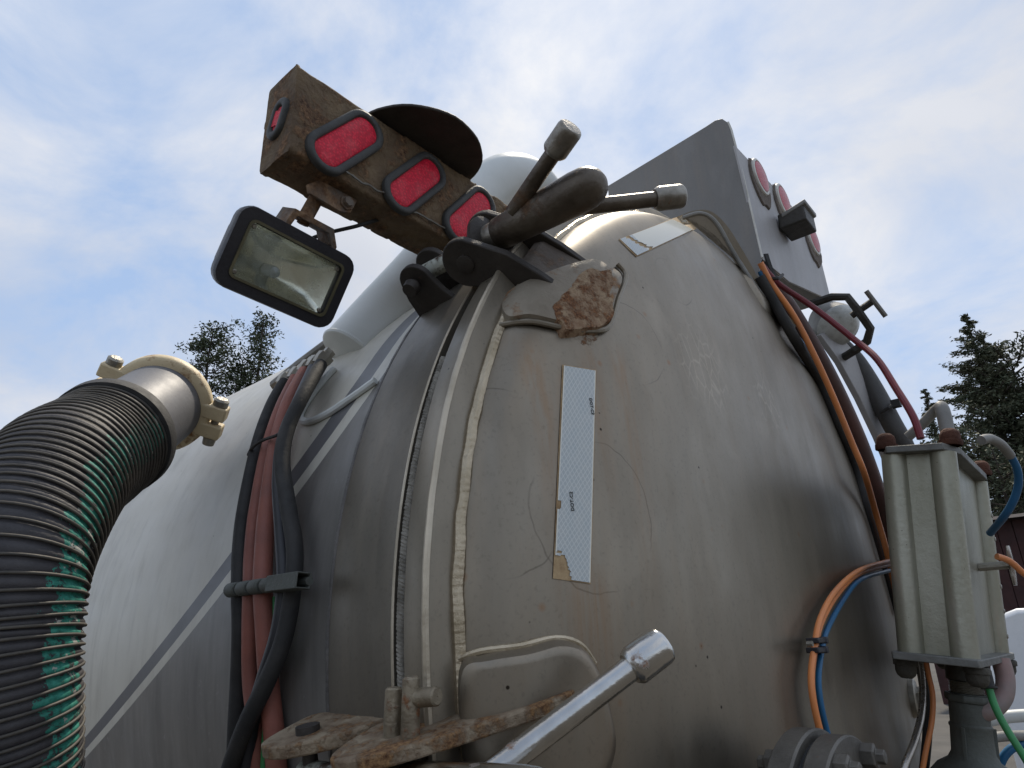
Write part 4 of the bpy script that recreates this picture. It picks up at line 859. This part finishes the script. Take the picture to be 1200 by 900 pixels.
# ================================================================== FLANGED OUTLET at the bottom of the door
ft = pX(966, 856, .36); fr = .185; fc = V((.25, ft.y-.01, ft.z-fr))
fv = thing('outlet_flange', 'bolted pair of grey steel flanges below the looped air lines', 'flange', tuple(fc))
fo = V((0, fc.y, fc.z))
for (a, b, rr2, nm) in ((.315, .350, fr+.003, 'flange_disc'), (.358, .392, fr-.004, 'flange_disc')):
    mb = MB(); mb.lathe([(a, .07), (a, rr2-.003), (a+.003, rr2), (b-.003, rr2), (b, rr2-.003), (b, .10), (b-.008, .095), (b-.008, .07)], fo, (1, 0, 0), 72); part(nm, mb, MAT_FLANGE, fv)
mb = MB(); mb.lathe([(.347, .07), (.347, fr-.012), (.361, fr-.012), (.361, .07)], fo, (1, 0, 0), 60); part('gasket', mb, MAT_GASKET, fv)
mb = MB(); mb.lathe([(.20, .095), (.316, .092)], fo, (1, 0, 0), 60); part('neck', mb, MAT_DOOR, fv)
mb = MB(); mb.lathe([(.384, .085), (.42, .085), (.46, .08), (.46, .0005)], fo, (1, 0, 0), 60); part('pipe_stub', mb, MAT_STEELDK, fv)
for i in range(8):
    a = RAD(22.5+45*i); c = fo+V((0, cos(a), sin(a)))*(fr-.025)
    for x_, d in ((.392, 1), (.315, -1)):
        mb = MB(); mb.lathe([(0, .018), (.017, .018), (.019, .015), (.019, .010), (.030, .010), (.031, .0005)], c+V((x_, 0, 0)), (d, 0, 0), 6); part('bolt', mb, MAT_FLANGE, fv, bevel=.001)

# ================================================================== YARD AND BACKGROUND
mg = mat('yard_gravel', (.085, .078, .068), (.06, .056, .05), .8, .9, 0, .6, 12)
mb = MB(); GZ = -H
mb.v = [(-700, -700, GZ), (700, -700, GZ), (700, 900, GZ), (-700, 900, GZ)]; mb.f = [(0, 1, 2, 3)]
gd = put('ground', mb.mesh('ground', mg, (0, 0, GZ)), None, (0, 0, GZ)); gd['kind'] = 'structure'

def leaf_mat(name, a, b):
    g = G(name); O = g.tc.outputs['Object']
    oi = g.N.new('ShaderNodeObjectInfo')
    col = g.mix(g.rng(g.noise(O, 1.1, 4, .6), .35, .65), a, b); col = g.mix(g.rng(g.noise(O, 7, 2), .3, .7), col, tuple(q*.7 for q in a))
    return g.set(Base_Color=col, Roughness=.7, Specular_IOR_Level=.2)
LEAF_A = leaf_mat('conifer_needles', (.082, .100, .062), (.12, .112, .068)); LEAF_B = leaf_mat('pine_needles', (.075, .10, .056), (.11, .12, .065))
BARK = mat('bark', (.075, .06, .048), (.045, .038, .03), 3, .9, 0, .5, 20)
def tree(name, label, base, h, spread, style, seed, leafm, dens=1.0, lean=0.0, z0=.12):
    rnd = random.Random(seed); base = V(base)
    t = thing(name, label, 'tree', tuple(base), 'trees around the yard')
    tr = MB(); top = base+V((lean*h, 0, h)); tp_ = [base.lerp(top, i/10)+V((.12*noise.noise(V((i*.6, seed, 0))), .12*noise.noise(V((i*.6, seed, 4))), 0))*(1 if i < 10 else 0) for i in range(11)]
    tr.tube(tp_, [h*.016*(1-i/10.5)+.02 for i in range(11)], 9)
    lv = MB()
    def clump(c, s, d, n):
        for _ in range(n):
            p = c+V((rnd.gauss(0, 1), rnd.gauss(0, 1), rnd.gauss(0, .55)))*s
            a = V((rnd.gauss(0, 1), rnd.gauss(0, 1), rnd.gauss(0, .8))).normalized(); a = (a*(.55 if style == 'cone' else .9)+d*.7-V((0, 0, .25))).normalized(); b = a.cross(V((rnd.gauss(0, 1), rnd.gauss(0, 1), rnd.gauss(0, 1)))).normalized()
            l, w = (rnd.uniform(.12, .30), rnd.uniform(.04, .09)) if style == 'cone' else (rnd.uniform(.14, .34), rnd.uniform(.06, .13))
            k0 = len(lv.v); lv.v += [tuple(p-a*l*.5), tuple(p+b*w*.5), tuple(p+a*l*.5), tuple(p-b*w*.5)]; lv.f.append((k0, k0+1, k0+2, k0+3))
    nb_ = int(h*(8.5 if style == 'cone' else 4.6))
    for i in range(nb_):
        f = z0+(1-z0)*((i+rnd.random())/nb_)
        P0 = base.lerp(top, f); az_ = rnd.uniform(0, 2*pi)
        if style == 'cone': L = spread*(1-f)**.95*rnd.uniform(.45, 1.15)+.10; rise = -.10+.35*f
        else: L = spread*rnd.uniform(.35, 1.0)*(1.05-abs(f-.72)*1.25); rise = rnd.uniform(.0, .55)
        L = max(L, .15)
        d = V((cos(az_), sin(az_), rise)).normalized(); P1 = P0+d*L+V((0, 0, .12*L)); Pm = P0.lerp(P1, .5)-V((0, 0, .05*L))
        tr.tube(spline([P0, Pm, P1], 3), [.012*L+.012]*6+[.006], 5, False)
        ns = max(2, int(L*(4.2 if style == 'cone' else 2.4)*dens))
        for s_ in range(ns):
            u = .22+.78*(s_+rnd.random())/ns
            if style != 'cone' and u < .45: continue
            c = P0.lerp(P1, u)+V((rnd.gauss(0, 1), rnd.gauss(0, 1), rnd.gauss(0, .6)))*.16*L*u
            clump(c, (.13 if f < .93 else .05) if style == 'cone' else .27, d, int((20 if style == 'cone' else 40)*dens))
    part('trunk', tr, BARK, t, ang=60); part('crown', lv, leafm, t, flat=True)
    return t
def ground_at(px_, dist):            # foot of a tree seen in this direction
    p = pD(px_, 640, dist); return V((p.x, p.y, GZ))
def tree_px(name, label, px_, pytop, dist, spread, style, seed, leafm, **k):
    top = pD(px_, pytop, dist); tree(name, label, (top.x, top.y, GZ), top.z-GZ, spread, style, seed, leafm, **k)
tree_px('conifer_tree', 'tallest dark conifer with a pointed top beyond the actuator', 1131, 370, 36, 6.4, 'cone', 11, LEAF_A, dens=1.3, z0=.3)
tree_px('conifer_tree', 'narrow conifer crowding the right side of the tallest one', 1152, 396, 38, 5.0, 'cone', 12, LEAF_A, z0=.3)
tree_px('conifer_tree', 'broad loose conifer with a slanting ragged top', 1182, 416, 35, 3.6, 'open', 13, LEAF_A, dens=1.15, z0=.3)
tree_px('conifer_tree', 'dense conifer behind the blue air line', 1212, 438, 34, 3.8, 'open', 14, LEAF_A, dens=1.2, z0=.25)
tree_px('conifer_tree', 'small conifer tip showing between the dark hose and the bent pipe', 1083, 456, 42, 4.0, 'cone', 15, LEAF_A, dens=1.0, z0=.3)
tree_px('conifer_tree', 'bushy conifer low behind the tallest conifer', 1160, 520, 30, 3.2, 'open', 16, LEAF_A, dens=1.3, z0=.2)
tree_px('pine_tree', 'leafy round topped tree beside the hose coupling', 250, 386, 42, 2.0, 'open', 21, LEAF_B, dens=1.0, z0=.5)
tree_px('pine_tree', 'slim ragged pine below the work lamp', 309, 374, 44, 1.6, 'open', 22, LEAF_B, dens=.9, z0=.5)
tree_px('pine_tree', 'low spreading tree between the two taller ones over the white tank', 284, 428, 43, 1.7, 'open', 23, LEAF_B, dens=1.0, z0=.5)
# dark red shed under the conifers
sh = thing('shed', 'dark red wooden shed under the conifers', 'shed', (-.5, 24, GZ))
b0 = pD(1150, 720, 22); MS = mat('dark_red_boards', (.045, .016, .014), (.03, .012, .011), 3, .8, 0, .3, 30); MR = mat('shed_roof', (.022, .014, .013), (.014, .010, .010), 4, .9)
sx0, sx1, sy0, sy1 = -4, 8, 22.5, 28; wt = pD(1190, 622, 22).z
for i in range(30):
    xa = sx0+(sx1-sx0)*i/30; mb = MB(); mb.box((xa+.2, sy0, (wt+GZ)/2), (.19, 0, 0), (0, .03, 0), (0, 0, (wt-GZ)/2)); part('plank', mb, MS, sh)
mb = MB(); mb.box(((sx0+sx1)/2, (sy0+sy1)/2+.1, (wt+GZ)/2), ((sx1-sx0)/2-.05, 0, 0), (0, (sy1-sy0)/2-.05, 0), (0, 0, (wt-GZ)/2)); part('wall', mb, MS, sh)
mb = MB(); mb.prism([(sx0-.5, sy0-.5, wt-.05), (sx0-.5, (sy0+sy1)/2, wt+.45), (sx0-.5, sy1+.5, wt-.05)], (sx1-sx0+1, 0, 0)); part('roof', mb, MR, sh)
# pale van parked beyond the actuator
vn = pD(1215, 800, 6.5); vx, vy = vn.x, vn.y
van = thing('parked_van', 'pale white van parked beyond the actuator', 'van', (vx, vy+.9, GZ))
MVAN = mat('van_white', (.66, .68, .70), (.60, .62, .64), 2, .3, 0, 0, coat=.4); MGL = mat('van_glass', (.02, .022, .025), None, 3, .1)
zt_ = pD(1190, 712, 6.5).z
prof_ = [(0, .35), (0, zt_-GZ-.55), (.12, zt_-GZ-.08), (.35, zt_-GZ), (4.2, zt_-GZ), (4.7, zt_-GZ-.7), (5.4, zt_-GZ-.85), (5.5, .4)]
mb = MB(); mb.prism([(vx-.35+a, vy, GZ+b) for a, b in prof_], (0, 1.8, 0)); part('body', mb, MVAN, van, bevel=.05)
mb = MB(); mb.prism([(vx+.3+a, vy-.01, GZ+b) for a, b in [(0, 1.1), (0, zt_-GZ-.2), (1.5, zt_-GZ-.2), (1.5, 1.1)]], (0, .02, 0)); part('window', mb, MGL, van)
for xx in (.55, 4.2):
    for yy in (-.02, 1.58):
        mb = MB(); mb.lathe([(0, .0005), (0, .2), (.02, .30), (.2, .32), (.24, .28), (.24, .0005)], (vx-.35+xx, vy+yy, GZ+.32), (0, 1, 0), 32); part('wheel', mb, MAT_RUBBER, van)
# coil of blue hose and pipework low behind the valve
P = [pD(1205, 905, 2.0)+(CR*cos(a)+CU*sin(a))*.085 for a in [2*pi*i/40 for i in range(41)]]
solo('hose_coil', MB().tube(P, .012, 10), MAT_BLUE, 'coil of dark blue hose low behind the green cable', 'hose', tuple(P[30]), ang=60)
for (a, b, m_, r_, lab) in (((1150, 846, 2.1), (1212, 838, 2.05), MAT_PIPEWHITE, .018, 'pale pipe behind the pinkish elbow hose'), ((1140, 868, 2.0), (1210, 862, 2.0), MAT_GREYPIPE, .014, 'grey pipe just under the pale pipe'), ((1155, 840, 1.95), (1163, 930, 1.95), MAT_RUBBER, .012, 'black upright pipe beside the coil of blue hose')):
    P = spline([pD(*a), pD((a[0]+b[0])/2, (a[1]+b[1])/2-2, (a[2]+b[2])/2), pD(*b)], 5)
    solo('service_pipe', MB().tube(P, r_, 12), m_, lab, 'pipe', tuple(P[0]), 'pipework behind the actuator', ang=60)
for o in list(C.objects):
    if '_l' in o: del o['_l']
